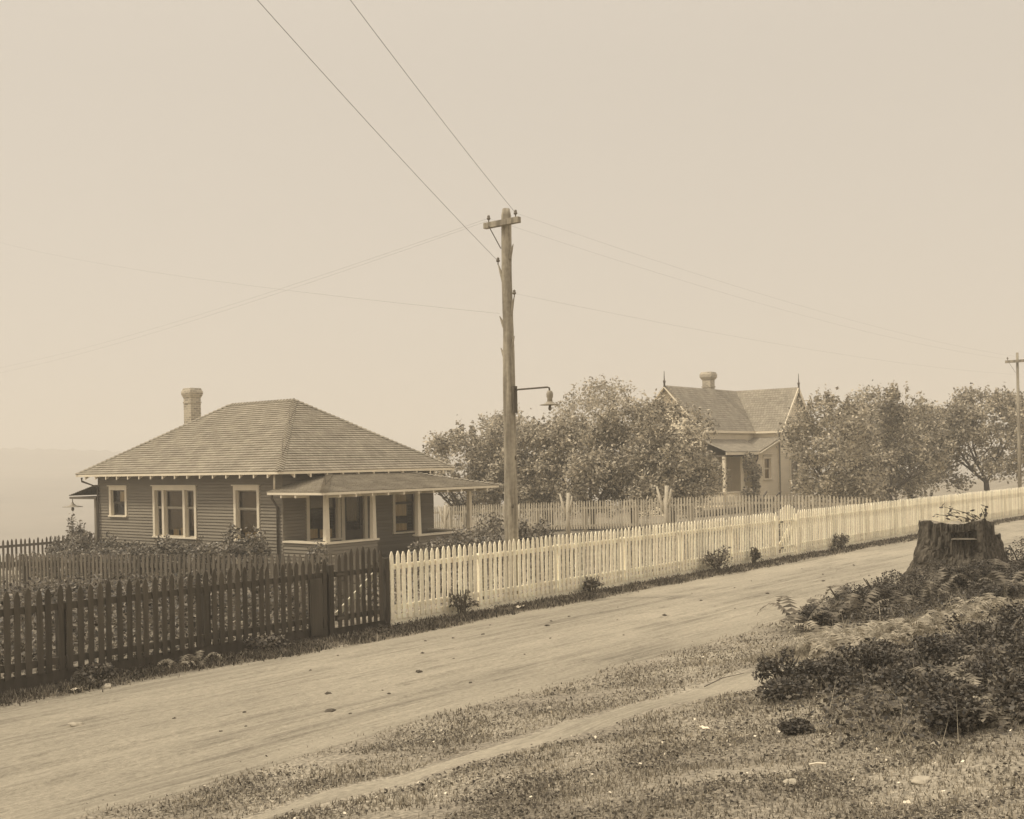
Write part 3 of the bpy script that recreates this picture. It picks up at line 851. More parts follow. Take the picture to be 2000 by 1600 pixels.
pc_ = np.vectorize(path_c); pw_ = np.vectorize(path_w); rl_ = np.vectorize(road_lo); rh_ = np.vectorize(road_hi)
def scatter(name, n, s0, s1, t0, t1, h0, h1, size, m, mask=None, falloff=0, flat=.35, aspect=.55, hp=1.4):
    s = rng.uniform(s0, s1, n); t = rng.uniform(t0, t1, n)
    keep = np.ones(n, bool)
    if falloff:
        d2 = s * s + t * t
        keep &= rng.random(n) < np.minimum(1, falloff ** 2 / d2)
    if mask is not None: keep &= mask(s, t)
    s, t = s[keep], t[keep]
    z = np.array([gz(a, b) for a, b in zip(s, t)]) + h0 + (h1 - h0) * rng.random(len(s)) ** hp
    o = np_mesh(name, leaf_quads(np.stack([s, t, z], 1), size, flat, aspect), 4, m, loc=(float(s.mean()), float(t.mean()), 0))
    o['kind'] = 'stuff'; return o
def patchy(f, th, k=0.0):
    def fn(s, t):
        v = np.sin(s * f * 1.3 + 1.7 * np.sin(t * f * .9 + k)) + np.sin(t * f * 1.7 + 1.3 * np.sin(s * f * .7)) + .7 * np.sin(s * f * 3.1 + t * f * 2.3)
        return v > th + rng.normal(size=len(s)) * .5
    return fn
scatter('garden_plants', 52000, 2.0, 12.4, 13.2, 21, .0, .85, .075, M['garden'], patchy(2.2, -1.4), hp=1.1)
scatter('yard_plants', 20000, 13.1, 34, 13.4, 19.5, .0, .55, .09, M['garden'], patchy(1.5, -.6, 1))
scatter('yard_grass', 22000, 13, 34.3, 15, 35, .0, .22, .12, M['weed'], patchy(.9, -1.2, 2), flat=.1, aspect=.25)

# ---------------------------------------------------------------- utility pole, lamp and wires
PX, PY = 16.38, 13.3
pole = thing('utility_pole', 'tall wooden utility pole with one crossarm behind the white fence', 'utility pole', (PX, PY, 0))
pm = MB(); H = 7.37; seg = 22; nr = 60
for i in range(nr + 1):
    z = -.3 + (H + .3) * i / nr; f = i / nr; r = .138 + (.088 - .138) * f
    ox = .02 * noise.noise(Vector((z * .5, 0, 0))); oy = .02 * noise.noise(Vector((z * .5, 5, 0)))
    for k in range(seg):
        a = 2 * math.pi * k / seg
        rr = r * (1 + .10 * noise.noise(Vector((math.cos(a) * 2, math.sin(a) * 2, z * 1.1))) + .09 * noise.noise(Vector((math.cos(a) * 5, math.sin(a) * 5, z * .9))) + .05 * noise.noise(Vector((math.cos(a) * 9, math.sin(a) * 9, z * 5))))
        if f > .985: rr *= .75
        pm.v.append((PX + ox + rr * math.cos(a), PY + oy + rr * math.sin(a), z))
for i in range(nr):
    for k in range(seg):
        a = i * seg + k; b = i * seg + (k + 1) % seg
        pm.f.append((a, b, b + seg, a + seg))
pm.f.append(tuple(nr * seg + k for k in range(seg)))
pm.build('shaft', M['pole'], pole, smooth=True)
ax = PX - .12
MB().box(ax - .045, ax + .045, PY - .42, PY + .42, 7.03, 7.14).build('crossarm', M['pole'], pole, bevel=.006)
MB().bar((ax - .05, PY + .28, 7.06), (ax + .03, PY + .06, 6.62), .03, .012).build('crossarm_brace', M['iron'], pole)
def insulator(x, y, z, parent, tilt=(0, 0)):
    root = MB().tube([(x, y, z), (x + tilt[0] * .5, y + tilt[1] * .5, z + .05)], .012, 6)
    c = (x + tilt[0], y + tilt[1], z + .05)
    root.lathe(c, [(.018, 0), (.035, .01), (.036, .035), (.024, .045), (.03, .06), (.02, .085), (.008, .09)], 12)
    return root.build('insulator', M['ceramic'], parent, smooth=True)
insulator(ax, PY + .32, 7.14, pole); insulator(ax, PY - .33, 7.14, pole)
brk = []
for (dx, dy, z, hh) in ((-.02, .13, 6.02, .34), (-.02, -.13, 6.42, .26), (-.02, .12, 5.15, .22), (-.02, -.13, 5.35, .36), (-.02, .11, 4.55, .22), (-.02, -.12, 4.72, .25)):
    b = MB(); e = (PX + dx * 1.3, PY + dy * 1.45, z + hh)
    b.tube([(PX + dx * .5, PY + dy * .7, z), (PX + dx, PY + dy * 1.05, z + hh * .55), e], [.03, .026, .007], 6)
    b.build('side_bracket', M['pole'], pole)
    if z == 6.02 or z == 5.35: insulator(e[0], e[1], e[2] - .02, pole)
    brk.append(e)
for i in range(5):
    z = .9 + i * .9; a = rad(190 + 40 * i); k = MB()
    c = (PX + math.cos(a) * .118, PY + math.sin(a) * .118, z)
    k.lathe(c, [(0, -.05), (.02, -.03), (.026, 0), (.018, .03), (0, .05)], 8); k.build('knot', M['bark'], pole, smooth=True)

lamp = thing('street_lamp', 'street lamp with flat round hood on a bracket of the utility pole', 'street lamp', (PX, PY - .12, 3.6))
lz = 3.96; ly = PY - .12
MB().box(PX - .06, PX + .05, ly - .035, ly + .0, lz - .42, lz + .08).build('mounting_board', M['bark'], lamp)
MB().tube([(PX, ly - .03, lz), (PX, ly - .1, lz + .01), (PX, ly - .78, lz + .015), (PX, ly - .82, lz), (PX, ly - .83, lz - .06)], .016, 8).build('arm', M['iron'], lamp, smooth=True)
MB().tube([(PX, ly - .035, lz - .3), (PX, ly - .05, lz - .45)], .008, 5).build('conduit', M['iron'], lamp)
hc = (PX, ly - .83, lz - .31)
MB().lathe((hc[0], hc[1], hc[2] + .06), [(.05, 0), (.045, .05), (.06, .09), (.062, .14), (.05, .18), (.03, .2)], 14).build('socket', M['hood'], lamp, smooth=True)
MB().lathe(hc, [(.19, -.004), (.19, .004), (.10, .022), (.055, .06)], 24).build('hood', M['hood'], lamp)
MB().lathe((hc[0], hc[1], hc[2] - .11), [(.004, 0), (.028, .025), (.034, .05), (.02, .09), (.018, .105)], 12).build('bulb', M['ceramic'], lamp, smooth=True)

def wire(label, a, b, sag, r, group=None):
    a, b = Vector(a), Vector(b); n = 28; pts = []
    for i in range(n + 1):
        f = i / n; p = a.lerp(b, f); p.z -= sag * 4 * f * (1 - f); pts.append(tuple(p))
    mb = MB(); mb.tube(pts, r, 5)
    o = mb.build('overhead_wire', M['wire'], loc=tuple(a)); return tag(o, label, 'wire', group)
# the line along the street towards the pole behind the camera's left
def cont(a, b, k): a = Vector(a); return tuple(a + (Vector(b) - a) * k)
ia = (ax, PY - .33, 7.22)
wire('thin wire from the right crossarm end up to the top left', ia, cont(ia, (9.75, 9.82, 8.0), 3.2), .25, .0032, 'overhead wires')
ia = (brk[0][0], brk[0][1], brk[0][2] + .05)
wire('thin wire from a lower pole bracket up to the top left', ia, cont(ia, (8.42, 9.78, 7.6), 3.0), .3, .0032, 'overhead wires')
wire('faint wire sloping down to the left over the bungalow, upper of two', (ax, PY + .32, 7.22), (29.5, 60, 8.19), .3, 0.0015, 'faint service wires')
wire('faint wire sloping down to the left over the bungalow, lower of two', (ax, PY + .28, 7.18), (29.5, 60, 7.91), .3, 0.0015, 'faint service wires')
wire('faint wire rising to the left from the side bracket of the pole', (brk[2][0], brk[2][1], brk[2][2] + .05), (29.67, 60, 15.2), .3, 0.0015, 'faint service wires')
P2 = (50.3, 13.25)
wire('faint wire between the two poles from the crossarm', (ax, PY - .33, 7.22), (P2[0], P2[1] - .36, 6.6), .35, .0011, 'wires between the two poles')
wire('faint wire between the two poles from the other crossarm end', (ax, PY + .32, 7.22), (P2[0], P2[1] + .36, 6.6), .35, .0011, 'wires between the two poles')
wire('faint wire between the two poles from the side bracket', (brk[3][0], brk[3][1], brk[3][2] + .05), (P2[0], P2[1] - .2, 5.9), .25, .0011, 'wires between the two poles')
pole2 = thing('utility_pole', 'distant faded utility pole at the right end of the road', 'utility pole', (P2[0], P2[1], 0))
MB().tube([(P2[0], P2[1], -.2), (P2[0] + .02, P2[1], 3), (P2[0], P2[1], 6.85)], [.085, .07, .05], 12, wob=.04).build('shaft', M['pole'], pole2, smooth=True)
MB().box(P2[0] - .16, P2[0] - .07, P2[1] - .45, P2[1] + .45, 6.43, 6.54).build('crossarm', M['pole'], pole2)
MB().bar((P2[0] - .12, P2[1] + .3, 6.44), (P2[0] - .06, P2[1] + .06, 6.0), .03, .012).build('crossarm_brace', M['iron'], pole2)
for dy in (-.36, .36): insulator(P2[0] - .115, P2[1] + dy, 6.54, pole2)

# ---------------------------------------------------------------- trees
def limb_path(p, d, L, n=5, bend=.25, up=.15):
    pts = [Vector(p)]; d = Vector(d).normalized()
    for i in range(n):
        d = (d + Vector((random.uniform(-bend, bend), random.uniform(-bend, bend), random.uniform(-bend * .4, bend * .6) + up * .4))).normalized()
        pts.append(pts[-1] + d * (L / n))
    return pts
def tree(label, s, t, h, R, z0=None, low=.35, n=9000, leaf=.13, m=None, bark=None, group='orchard trees beyond the yard', fork=.7, shoots=22, gap=.27, ry=None, seed=0):
    random.seed(100 + seed); z = gz(s, t) if z0 is None else z0; ry = ry or R
    root = thing('apple_tree', label, 'tree', (s, t, z), group)
    tm = MB(); top = Vector((s + random.uniform(-.08, .08), t, z + fork))
    tm.tube([(s, t, z - .1), (s + .02, t, z + fork * .5), top], [.17, .13, .125], 9, wob=.08)
    tips = []
    for k in range(6):
        a = 2 * math.pi * k / 6 + random.uniform(-.4, .4)
        pts = limb_path(top - Vector((0, 0, .05)), (math.cos(a) * .9, math.sin(a) * .9, random.uniform(.55, 1.1)), R * random.uniform(.95, 1.25))
        rr = [.085 * (1 - .8 * i / 5) for i in range(6)]
        tm.tube(pts, rr, 6, wob=.06)
        for q in (2, 3, 4):
            a2 = random.uniform(0, 6.28)
            p2 = limb_path(pts[q], (math.cos(a2), math.sin(a2), random.uniform(.2, 1.2)), R * .55, 4)
            tm.tube(p2, [rr[q] * .6 * (1 - .75 * i / 4) for i in range(5)], 5); tips.append(p2[-1])
        tips.append(pts[-1])
    tm.build('trunk', bark or M['bark'], root, smooth=True)
    blobs = []; zc = z + low + (h - low) * .5
    for k in range(34):
        a = random.uniform(0, 6.28); u = random.uniform(-.85, .9); f = max(0, 1 - abs(u) ** (5 if u < 0 else 2.2)) ** .5 * random.uniform(.5, .9)
        r = random.uniform(.24, .4)
        blobs.append((s + math.cos(a) * R * f, t + math.sin(a) * ry * f, zc + u * (h - low) * .42, R * r, ry * r, (h - low) * r * .46))
    for p in tips:
        r = random.uniform(.25, .45)
        if p.z < z + h * .95: blobs.append((p.x, p.y, max(p.z, z + low + .2), r, r, r * .8))
    for k in range(shoots):
        a = random.uniform(0, 6.28); f = random.uniform(.1, .8)
        bz = zc + (h - low) * .40 * math.sqrt(1 - f * f)
        l = random.uniform(.35, .8)
        blobs.append((s + math.cos(a) * R * f, t + math.sin(a) * ry * f, bz + l * .45, .12, .12, l * .75))
        blobs.append((s + math.cos(a) * R * f, t + math.sin(a) * ry * f, bz, .22, .22, .3))
    np_mesh('crown', leaves(blobs, n, leaf, shell=.35, gap=gap, gapf=2.4, flat=.2), 4, m or M['leaf'], root)
    return root
TR = [
 ('apple tree behind the bungalow porch at the left end of the orchard', 37.9, 33.4, 4.9, 2.3, {}),
 ('apple tree directly behind the utility pole', 38.4, 31.0, 4.9, 2.1, {}),
 ('apple tree just right of the utility pole below the lamp bracket', 38.2, 28.9, 4.8, 2.1, {}),
 ('apple tree under the hood of the street lamp', 38.0, 26.6, 4.8, 2.2, {}),
 ('broad apple tree second to the left of the cottage', 37.8, 24.5, 5.2, 2.3, {}),
 ('apple tree before the left gable of the cottage', 37.8, 22.7, 5.15, 2.05, {}),
 ('apple tree right beside the cottage wall', 45.4, 19.3, 5.4, 2.15, dict(low=-.1)),
 ('apple tree in the middle of the right-hand orchard row', 52.4, 19.6, 5.9, 2.6, dict(low=-.1)),
 ('apple tree showing its spreading bare limbs at the right edge', 58.6, 17.0, 5.6, 2.95, dict(low=.8, fork=.85)),
 ('bushy apple tree between the middle and right-edge trees', 58.0, 20.6, 5.2, 2.8, dict(low=-.2)),
 ('dense low apple tree half hidden behind the right-hand orchard row', 56.0, 22.4, 5.0, 2.7, dict(low=-.4)),
]
for i, (lab, s, t, h, R, kw) in enumerate(TR):
    kw = dict(kw)
    if kw.pop('bark', None): kw['bark'] = M['whitewash']
    tree(lab, s, t, h, R, seed=i, n=int(7600 * R), leaf=.115 + .0008 * s, **kw)
tree('tall thin-topped pale tree rising behind the orchard beside the cottage', 54.0, 37.0, 7.9, 3.3, low=1.0, n=14000, leaf=.17, m=M['leaf2'], group=None, shoots=34, gap=.40, seed=20)
tree('second pale tree behind the left orchard row', 47.0, 38.0, 6.2, 2.6, low=.8, n=9000, leaf=.18, m=M['leaf2'], group=None, shoots=16, gap=.36, seed=21)
random.seed(42)
# whitewashed forked stubs standing before the far fence
for i, (s, t, h, lab) in enumerate(((33.9, 31.0, 1.35, 'broad whitewashed stub seen right of the porch corner post'), (33.9, 27.2, 1.25, 'leaning whitewashed stub just right of the utility pole'),
                                    (33.6, 24.6, 1.65, 'tall whitewashed forked stub before the far fence'), (32.8, 19.9, 1.75, 'forked whitewashed trunk before the cottage'))):
    z = gz(s, t); o = MB()
    o.tube([(s, t, z - .1), (s, t, z + h * .45), (s + .02, t - .02, z + h)], [.11, .08, .06], 9, wob=.1)
    o.tube([(s, t, z + h * .4), (s, t + .22, z + h * .7), (s, t + .36, z + h * .98)], [.06, .05, .035], 8, wob=.1)
    if i != 1: o.tube([(s, t, z + h * .5), (s, t - .15, z + h * .75), (s, t - .2, z + h * .93)], [.05, .04, .03], 7, wob=.1)
    tag(o.build('tree_stub', M['whitewash'], loc=(s, t, z), smooth=True), lab, 'tree stub', 'whitewashed stubs before the far fence')

# ---------------------------------------------------------------- cottage beyond the orchard
cot = thing('cottage', 'pale clapboard cottage with two steep gables beyond the orchard', 'house', (54, 27.5, 0))
CE, CR = 4.28, 6.34
W1 = dict(x0=48.8, x1=57.6, y0=27.5, y1=31.3); W2 = dict(x0=54.2, x1=57.8, y0=26.0, y1=29.4)
ym, xm = (W1['y0'] + W1['y1']) / 2, (W2['x0'] + W2['x1']) / 2
cw = MB()
def gable_top(half, lo, hi):
    def f(z):
        if z <= CE: return lo, hi
        k = (z - CE) / (CR - CE); return lo + half * k, hi - half * k
    return f
wa = Wall((W1['x0'], W1['y1'], 0), (0, -1, 0), (-1, 0, 0)); wa.siding(cw, 0, 3.8, -.6, CR - .05, course=.12, lap=.016, top=gable_top(1.9, 0, 3.8))
wb = Wall((W1['x0'], W1['y0'], 0), (1, 0, 0), (0, -1, 0)); wb.siding(cw, 0, 8.8, -.6, CE, course=.12, lap=.016)
wc = Wall((W2['x0'], W2['y0'], 0), (1, 0, 0), (0, -1, 0)); wc.siding(cw, 0, 3.6, -.6, CR - .05, [(1.2, 2.4, .95, 2.6)], course=.12, lap=.016, top=gable_top(1.8, 0, 3.6))
wd = Wall((W2['x0'], W2['y0'] + 1.5, 0), (0, -1, 0), (-1, 0, 0)); wd.siding(cw, 0, 1.5, -.6, CE, course=.12, lap=.016)
we = Wall((W1['x1'], W1['y0'], 0), (0, 1, 0), (1, 0, 0)); we.siding(cw, -1.5, 3.8, -.6, CE, course=.12, lap=.016)
wf = Wall((W1['x1'], W1['y1'], 0), (-1, 0, 0), (0, 1, 0)); wf.siding(cw, 0, 8.8, -.6, CE, course=.12, lap=.016)
# lean-to in the inner corner
le = Wall((51.7, 26.1, 0), (1, 0, 0), (0, -1, 0)); le.siding(cw, 0, 2.5, -.6, 3.5, [(.75, 1.75, 1.52, 2.72)], course=.12, lap=.016, top=lambda z: (max(0, (z - 2.95) / .29), 2.5))
lf = Wall((51.7, 27.5, 0), (0, -1, 0), (-1, 0, 0)); lf.siding(cw, 0, 1.4, -.6, 2.95, course=.12, lap=.016)
cw.build('wall', M['cotwall'], cot)
cr = MB(); e = .22
def gz2(d): return CE - d
slope(cr, (W1['x0'] - .3, W1['y0'] - e, CE - e * 1.08), (W1['x1'], W1['y0'] - e, CE - e * 1.08), (W1['x1'], ym, CR), (W1['x0'] - .3, ym, CR), .16, .012, seed=31)
slope(cr, (W1['x1'], W1['y1'] + e, CE - e * 1.08), (W1['x0'] - .3, W1['y1'] + e, CE - e * 1.08), (W1['x0'] - .3, ym, CR), (W1['x1'], ym, CR), .16, .012, seed=32)
slope(cr, (W2['x0'] - e, ym, CE - e * 1.14), (W2['x0'] - e, W2['y0'] - .3, CE - e * 1.14), (xm, W2['y0'] - .3, CR), (xm, ym, CR), .16, .012, seed=33)
slope(cr, (W2['x1'] + e, W2['y0'] - .3, CE - e * 1.14), (W2['x1'] + e, ym, CE - e * 1.14), (xm, ym, CR), (xm, W2['y0'] - .3, CR), .16, .012, seed=34)
croof = cr.build('roof', M['cot_shingle'], cot)
bb = MB(); x = W1['x0'] - .3
bb.bar((x, W1['y0'] - e, CE - e * 1.08 - .09), (x, ym, CR - .09), .04, .16, (1, 0, 0)); bb.bar((x, W1['y1'] + e, CE - e * 1.08 - .09), (x, ym, CR - .09), .04, .16, (1, 0, 0))
y = W2['y0'] - .3
bb.bar((W2['x0'] - e, y, CE - e * 1.14 - .09), (xm, y, CR - .09), .16, .04, (0, 1, 0)); bb.bar((W2['x1'] + e, y, CE - e * 1.14 - .09), (xm, y, CR - .09), .16, .04, (0, 1, 0))
bb.bar((W1['x0'] - .3, W1['y0'] - e + .02, CE - .3), (W2['x0'] - e, W1['y0'] - e + .02, CE - .3), .04, .12); bb.bar((W2['x0'] - e + .02, W1['y0'] - e, CE - .31), (W2['x0'] - e + .02, y, CE - .31), .04, .12)
bb.build('barge_board', M['cotwall'], croof)
fz = MB(); wb.box(fz, 0, 5.4, CE - .62, CE - .30, .018, .03); wd.box(fz, 0, 1.5, CE - .62, CE - .30, .018, .03); fz.build('frieze_board', M['trim'], cot)
for (px_, py_) in ((W1['x0'] - .3, ym), (xm, W2['y0'] - .3)):
    MB().tube([(px_, py_, CR - .3), (px_, py_, CR + .12), (px_, py_, CR + .2), (px_, py_, CR + .28), (px_, py_, CR + .72)], [.05, .05, .075, .03, .012], 8).build('finial', M['pipe'], cot)
ch = MB(); cx, cy = 53.6, 29.75; brick_box(ch, cx - .24, cx + .24, cy - .24, cy + .24, 5.7, 6.85)
c2 = ch.build('chimney', M['brick'], cot); cc = MB(); brick_fr(cc, cx, cy, .25, .34, 6.85, 7.0); brick_fr(cc, cx, cy, .34, .34, 7.0, 7.16); brick_fr(cc, cx, cy, .34, .28, 7.16, 7.28)
for r, z0, z1 in ((.27, 6.45, 6.53),): brick_box(cc, cx - r, cx + r, cy - r, cy + r, z0, z1)
cc.build('chimney_cap', M['brick'], c2)
pr = MB()
slope(pr, (48.2, 25.85, 2.95), (51.75, 25.85, 2.95), (53.2, 27.45, 3.6), (48.2, 27.45, 3.6), .16, .012, seed=35)
slope(pr, (51.6, 27.45, 2.95), (51.6, 25.85, 2.95), (54.18, 25.85, 3.7), (54.18, 27.45, 3.7), .16, .012, seed=36)
cpr = pr.build('porch_roof', M['cot_shingle'], cot)
b = MB(); b.box(48.2, 51.65, 25.86, 25.9, 2.80, 2.93); b.bar((51.6, 25.86, 2.86), (54.15, 25.86, 3.6), .04, .14, (0, 1, 0)); b.build('barge_board', M['trim'], cpr)
b = MB(); b.box(51.55, 51.6, 25.9, 27.4, 2.84, 2.93); b.box(48.3, 51.6, 26.0, 27.4, 2.72, 2.79); b.build('porch_ceiling', M['pipe'], cpr)
for s in (48.35, 50.2):
    MB().box(s - .07, s + .07, 26.0, 26.14, -.2, 2.72).build('porch_post', M['trim'], cot)
rl = MB(); rl.box(46.0, 50.1, 26.03, 26.1, .95, 1.03)
for i in range(28): rl.box(46.05 + i * .145, 46.1 + i * .145, 26.04, 26.09, .35, .95)
rl.box(46.0, 50.1, 26.0, 26.1, .25, .35)
rl.build('railing', M['trim'], cot)
MB().box(46.0, 51.6, 26.0, 27.45, .02, .22).build('porch_floor', M['floor'], cot)
window(le, cot, .75, 1.75, 1.5, 2.74, casing=.12, head=.14, shade=.98, m_shade=M['cloth'], curtain=[], sash_m=M['trim'])
window(wc, cot, 1.15, 2.45, .9, 2.65, casing=.13, head=.15, shade=.9, m_shade=M['cloth'], sash_m=M['trim'])
p = MB().tube([(51.62, 25.95, 2.85), (51.62, 25.95, 2.6), (51.4, 26.0, 2.3), (51.4, 26.0, -.2)], .04, 7); p.build('downspout', M['pipe'], cot)
q = MB().box(W2['x0'] - .03, W2['x0'] + .03, W2['y0'] - .03, W2['y0'] + .03, -.5, CE); q.build('corner_board', M['siding'], cot)  # dark strip painted in for the shaded side wall at this corner
root = thing('climbing_vine', 'dark climbing vine covering the cottage porch post', 'vine', (50.9, 25.7, 0))
bl = [(50.6 + random.uniform(-.45, .45), 25.75, .3 + .28 * k, .5, .25, .45) for k in range(9)]
np_mesh('foliage', leaves(bl, 2600, .15, gap=.15), 4, M['leaf'], root)
MB().tube([(50.6, 25.75, -.1), (50.7, 25.75, 1.2), (50.5, 25.75, 2.6)], [.05, .04, .02], 6).build('stem', M['bark'], root)
# barrow by the cottage wall
wbz = .62
wbr = thing('wheelbarrow', 'dark wheelbarrow standing by the cottage wall', 'wheelbarrow', (47.5, 23.4, 0)); bx, by = 47.4, 23.6
b = MB(); b.hexa([(bx - .35, by - .3, .35), (bx + .25, by - .3, .35), (bx + .25, by + .3, .35), (bx - .35, by + .3, .35), (bx - .55, by - .4, .75), (bx + .4, by - .4, .75), (bx + .4, by + .4, .75), (bx - .55, by + .4, .75)]); b.build('tray', M['clod'], wbr)
for sg in (-1, 1):
    MB().bar((bx - .6, by + sg * .15, .25), (bx + 1.1, by + sg * .35, 1.05), .06, .06).build('handle', M['clod'], wbr)
    MB().bar((bx + .3, by + sg * .25, .45), (bx + .55, by + sg * .28, 0), .06, .06).build('leg', M['clod'], wbr)
w = MB(); w.tube([(bx - .62 + .22 * math.cos(a), by, .22 + .22 * math.sin(a)) for a in [2 * math.pi * k / 14 for k in range(15)]], .03, 6); w.bar((bx - .62, by - .05, .22), (bx - .62, by + .05, .22), .05, .05)
for k in range(4):
    a = math.pi * k / 4; w.bar((bx - .62 - .2 * math.cos(a), by, .22 - .2 * math.sin(a)), (bx - .62 + .2 * math.cos(a), by, .22 + .2 * math.sin(a)), .02, .02, (0, 1, 0))
w.build('wheel', M['iron'], wbr)

# ---------------------------------------------------------------- stump and bank growth
SX, SY = 20.75, 6.5; SZ = gz(SX, SY)
stump = thing('tree_stump', 'large weathered tree stump with a cut notch at the road edge', 'tree stump', (SX, SY, SZ))
sm = MB(); seg = 220; nr = 44; SH = .98
for i in range(nr + 1):
    f = i / nr; z = SZ - .25 + (SH + .25) * f
    for k in range(seg):
        a = 2 * math.pi * k / seg
        r = .67 + .50 * (1 - f) ** 2.0
        r += .10 * (1 - f * .6) * noise.noise(Vector((math.cos(a) * 2.4, math.sin(a) * 2.4, f * .5)))
        r += .055 * noise.noise(Vector((math.cos(a) * 5, math.sin(a) * 5, f * 2.6))) + .05 * noise.noise(Vector((math.cos(a) * 16, math.sin(a) * 16, f * 2.2))) + .02 * noise.noise(Vector((math.cos(a) * 34, math.sin(a) * 34, f * 9)))
        zz = z
        r -= .05 * (1 - min(1, abs(noise.noise(Vector((math.cos(a) * 11, math.sin(a) * 11, f * 3.4)))) * 7)) + .025 * (1 - min(1, abs(noise.noise(Vector((math.cos(a) * 24, math.sin(a) * 24, f * 6)))) * 6))
        zz_j = (.014 * noise.noise(Vector((math.cos(a) * 5, math.sin(a) * 5, 1))) + .014 * noise.noise(Vector((math.cos(a) * 19, math.sin(a) * 19, 2)))) * sstep(.8, 1, f)
        z += zz_j
        # lower broken shoulder on the far right side
        da = (a - rad(285) + math.pi) % (2 * math.pi) - math.pi
        if abs(da) < .55 and f > .85: zz = min(z, SZ + SH - .14)
        # springboard notch cut into the face towards the camera
        dn = (a - rad(203) + math.pi) % (2 * math.pi) - math.pi
        if abs(dn) < .34 and .83 < f < .89: r -= .12
        sm.v.append((SX + r * math.cos(a), SY + r * math.sin(a), zz))
for i in range(nr):
    for k in range(seg):
        a = i * seg + k; b = i * seg + (k + 1) % seg
        sm.f.append((a, b, b + seg, a + seg))
sm.build('bark', M['stump'], stump)
tp = MB(); top = [sm.v[nr * seg + k] for k in range(seg)]
tp.v = [(SX, SY, SZ + SH - .01)] + [(x, y, z) for x, y, z in top]
tp.f = [(0, k + 1, (k + 1) % seg + 1) for k in range(seg)]
tp.build('cut_top', M['stumptop'], stump)
nt_ = MB()
for k in range(10):
    a0 = rad(203) + (-.3 + .06 * k); a1 = a0 + .06; z = SZ - .25 + (SH + .25) * .835
    nt_.face([(SX + .60 * math.cos(a0), SY + .60 * math.sin(a0), z + .02), (SX + .60 * math.cos(a1), SY + .60 * math.sin(a1), z + .02), (SX + .725 * math.cos(a1), SY + .725 * math.sin(a1), z), (SX + .725 * math.cos(a0), SY + .725 * math.sin(a0), z)])
nt_.build('notch', M['cutpale'], stump)
sap = thing('sapling', 'leafy sapling twig growing from the top of the stump', 'sapling', (SX + .4, SY - .3, SZ + SH))
p0 = Vector((SX + .3, SY - .38, SZ + SH)); tw = MB(); LP = []
for ds in ((-.20, .28, .22), (-.42, .62, .34), (.05, .1, .3), (-.5, .75, .2)):
    pts = [p0, p0 + Vector(ds) * .5 + Vector((0, 0, .06)), p0 + Vector(ds)]
    tw.tube(pts, [.012, .008, .004], 5)
    for f in np.linspace(.3, 1, 16): LP.append(np.array(p0.lerp(p0 + Vector(ds), f)) + rng.normal(size=3) * .035)
tw.build('stem', M['bark'], sap); np_mesh('foliage', leaf_quads(np.array(LP), .11, .5), 4, M['bramble'], sap)

# bramble and fern patches: (s, t, width, depth, height)
BR = [
 (16.0, 7.15, .6, .4, .34, 'low bramble at the left end of the verge thicket'), (16.9, 7.0, .62, .45, .55, 'dark bramble bush in the verge thicket at the road edge'),
 (17.6, 6.7, .6, .5, .62, 'tall leafy bramble in the verge thicket'), (18.5, 6.5, .7, .6, .55, 'bramble bush joining the thicket to the stump'),
 (19.6, 6.1, .75, .6, .5, 'bramble bush at the left foot of the big stump'), (19.7, 5.3, .8, .7, .42, 'bramble bush in front of the big stump'),
 (20.9, 5.1, .8, .6, .55, 'bramble bush at the right foot of the big stump'), (22.3, 5.8, .7, .7, .75, 'tall bramble bush at the right side of the stump'), (18.6, 5.3, .6, .5, .3, 'low bramble left of the stump foot on the bank'),
 (10.35, 5.0, .38, .3, .42, 'upright dark bramble at the end of the footpath'), (9.75, 4.65, .4, .3, .22, 'low bramble beside the footpath end'),
 (10.5, 4.55, .5, .4, .34, 'bramble patch right of the footpath end'), (11.1, 4.3, .6, .45, .4, 'wide bramble patch below the pale ferns'),
 (11.7, 3.85, .65, .5, .42, 'bramble patch in the middle of the bank'), (12.5, 3.6, .75, .5, .5, 'tall bramble patch on the bank near the right edge'), (13.6, 3.4, .8, .6, .5, 'bramble patch at the right edge below the stump'),
 (10.2, 3.6, .6, .4, .32, 'bramble above the dry grass in the middle of the bank'), (9.6, 3.15, .6, .4, .32, 'dark bramble hollow on the lower bank'),
 (10.3, 2.8, .7, .5, .42, 'dark bramble mass at the right edge of the lower bank'), (8.6, 2.75, .45, .35, .26, 'small low bramble in the lower bank grass'),
 (9.0, 2.3, .6, .45, .36, 'low bramble at the lower right corner of the bank'), (8.35, 3.9, .2, .16, .10, 'tiny bramble tuft in the open grass'),
]
for i, (s, t, w, d_, h, lab) in enumerate(BR):
    bush('bramble', lab, s, t, gz(s, t), w, d_, h, int(6500 * w * d_ + 1000), .042, M['bramble'], 'bush', 'brambles on the bank', gap=.3, stems=5, k=8)
FN = []
def ferns(spots, m, lab, group, nf, ln):
    for i, (s, t) in enumerate(spots):
        fern('fern', lab, s, t, gz(s, t), nf, ln, m, group)
ferns([(17.4, 7.2), (17.0, 7.1), (18.1, 6.9), (16.5, 7.3), (19.0, 6.7), (15.6, 7.2), (20.2, 5.7), (19.3, 5.7), (21.2, 5.4), (22.0, 5.4), (21.8, 6.0), (18.2, 6.2), (16.6, 6.7), (17.3, 6.4), (22.9, 5.6), (18.9, 5.2), (19.55, 6.35), (19.7, 6.0), (20.0, 5.75), (20.5, 5.55), (21.0, 5.45)], M['fern'],
      'green fern clump among the brambles round the stump', 'green ferns round the stump', 12, .72)
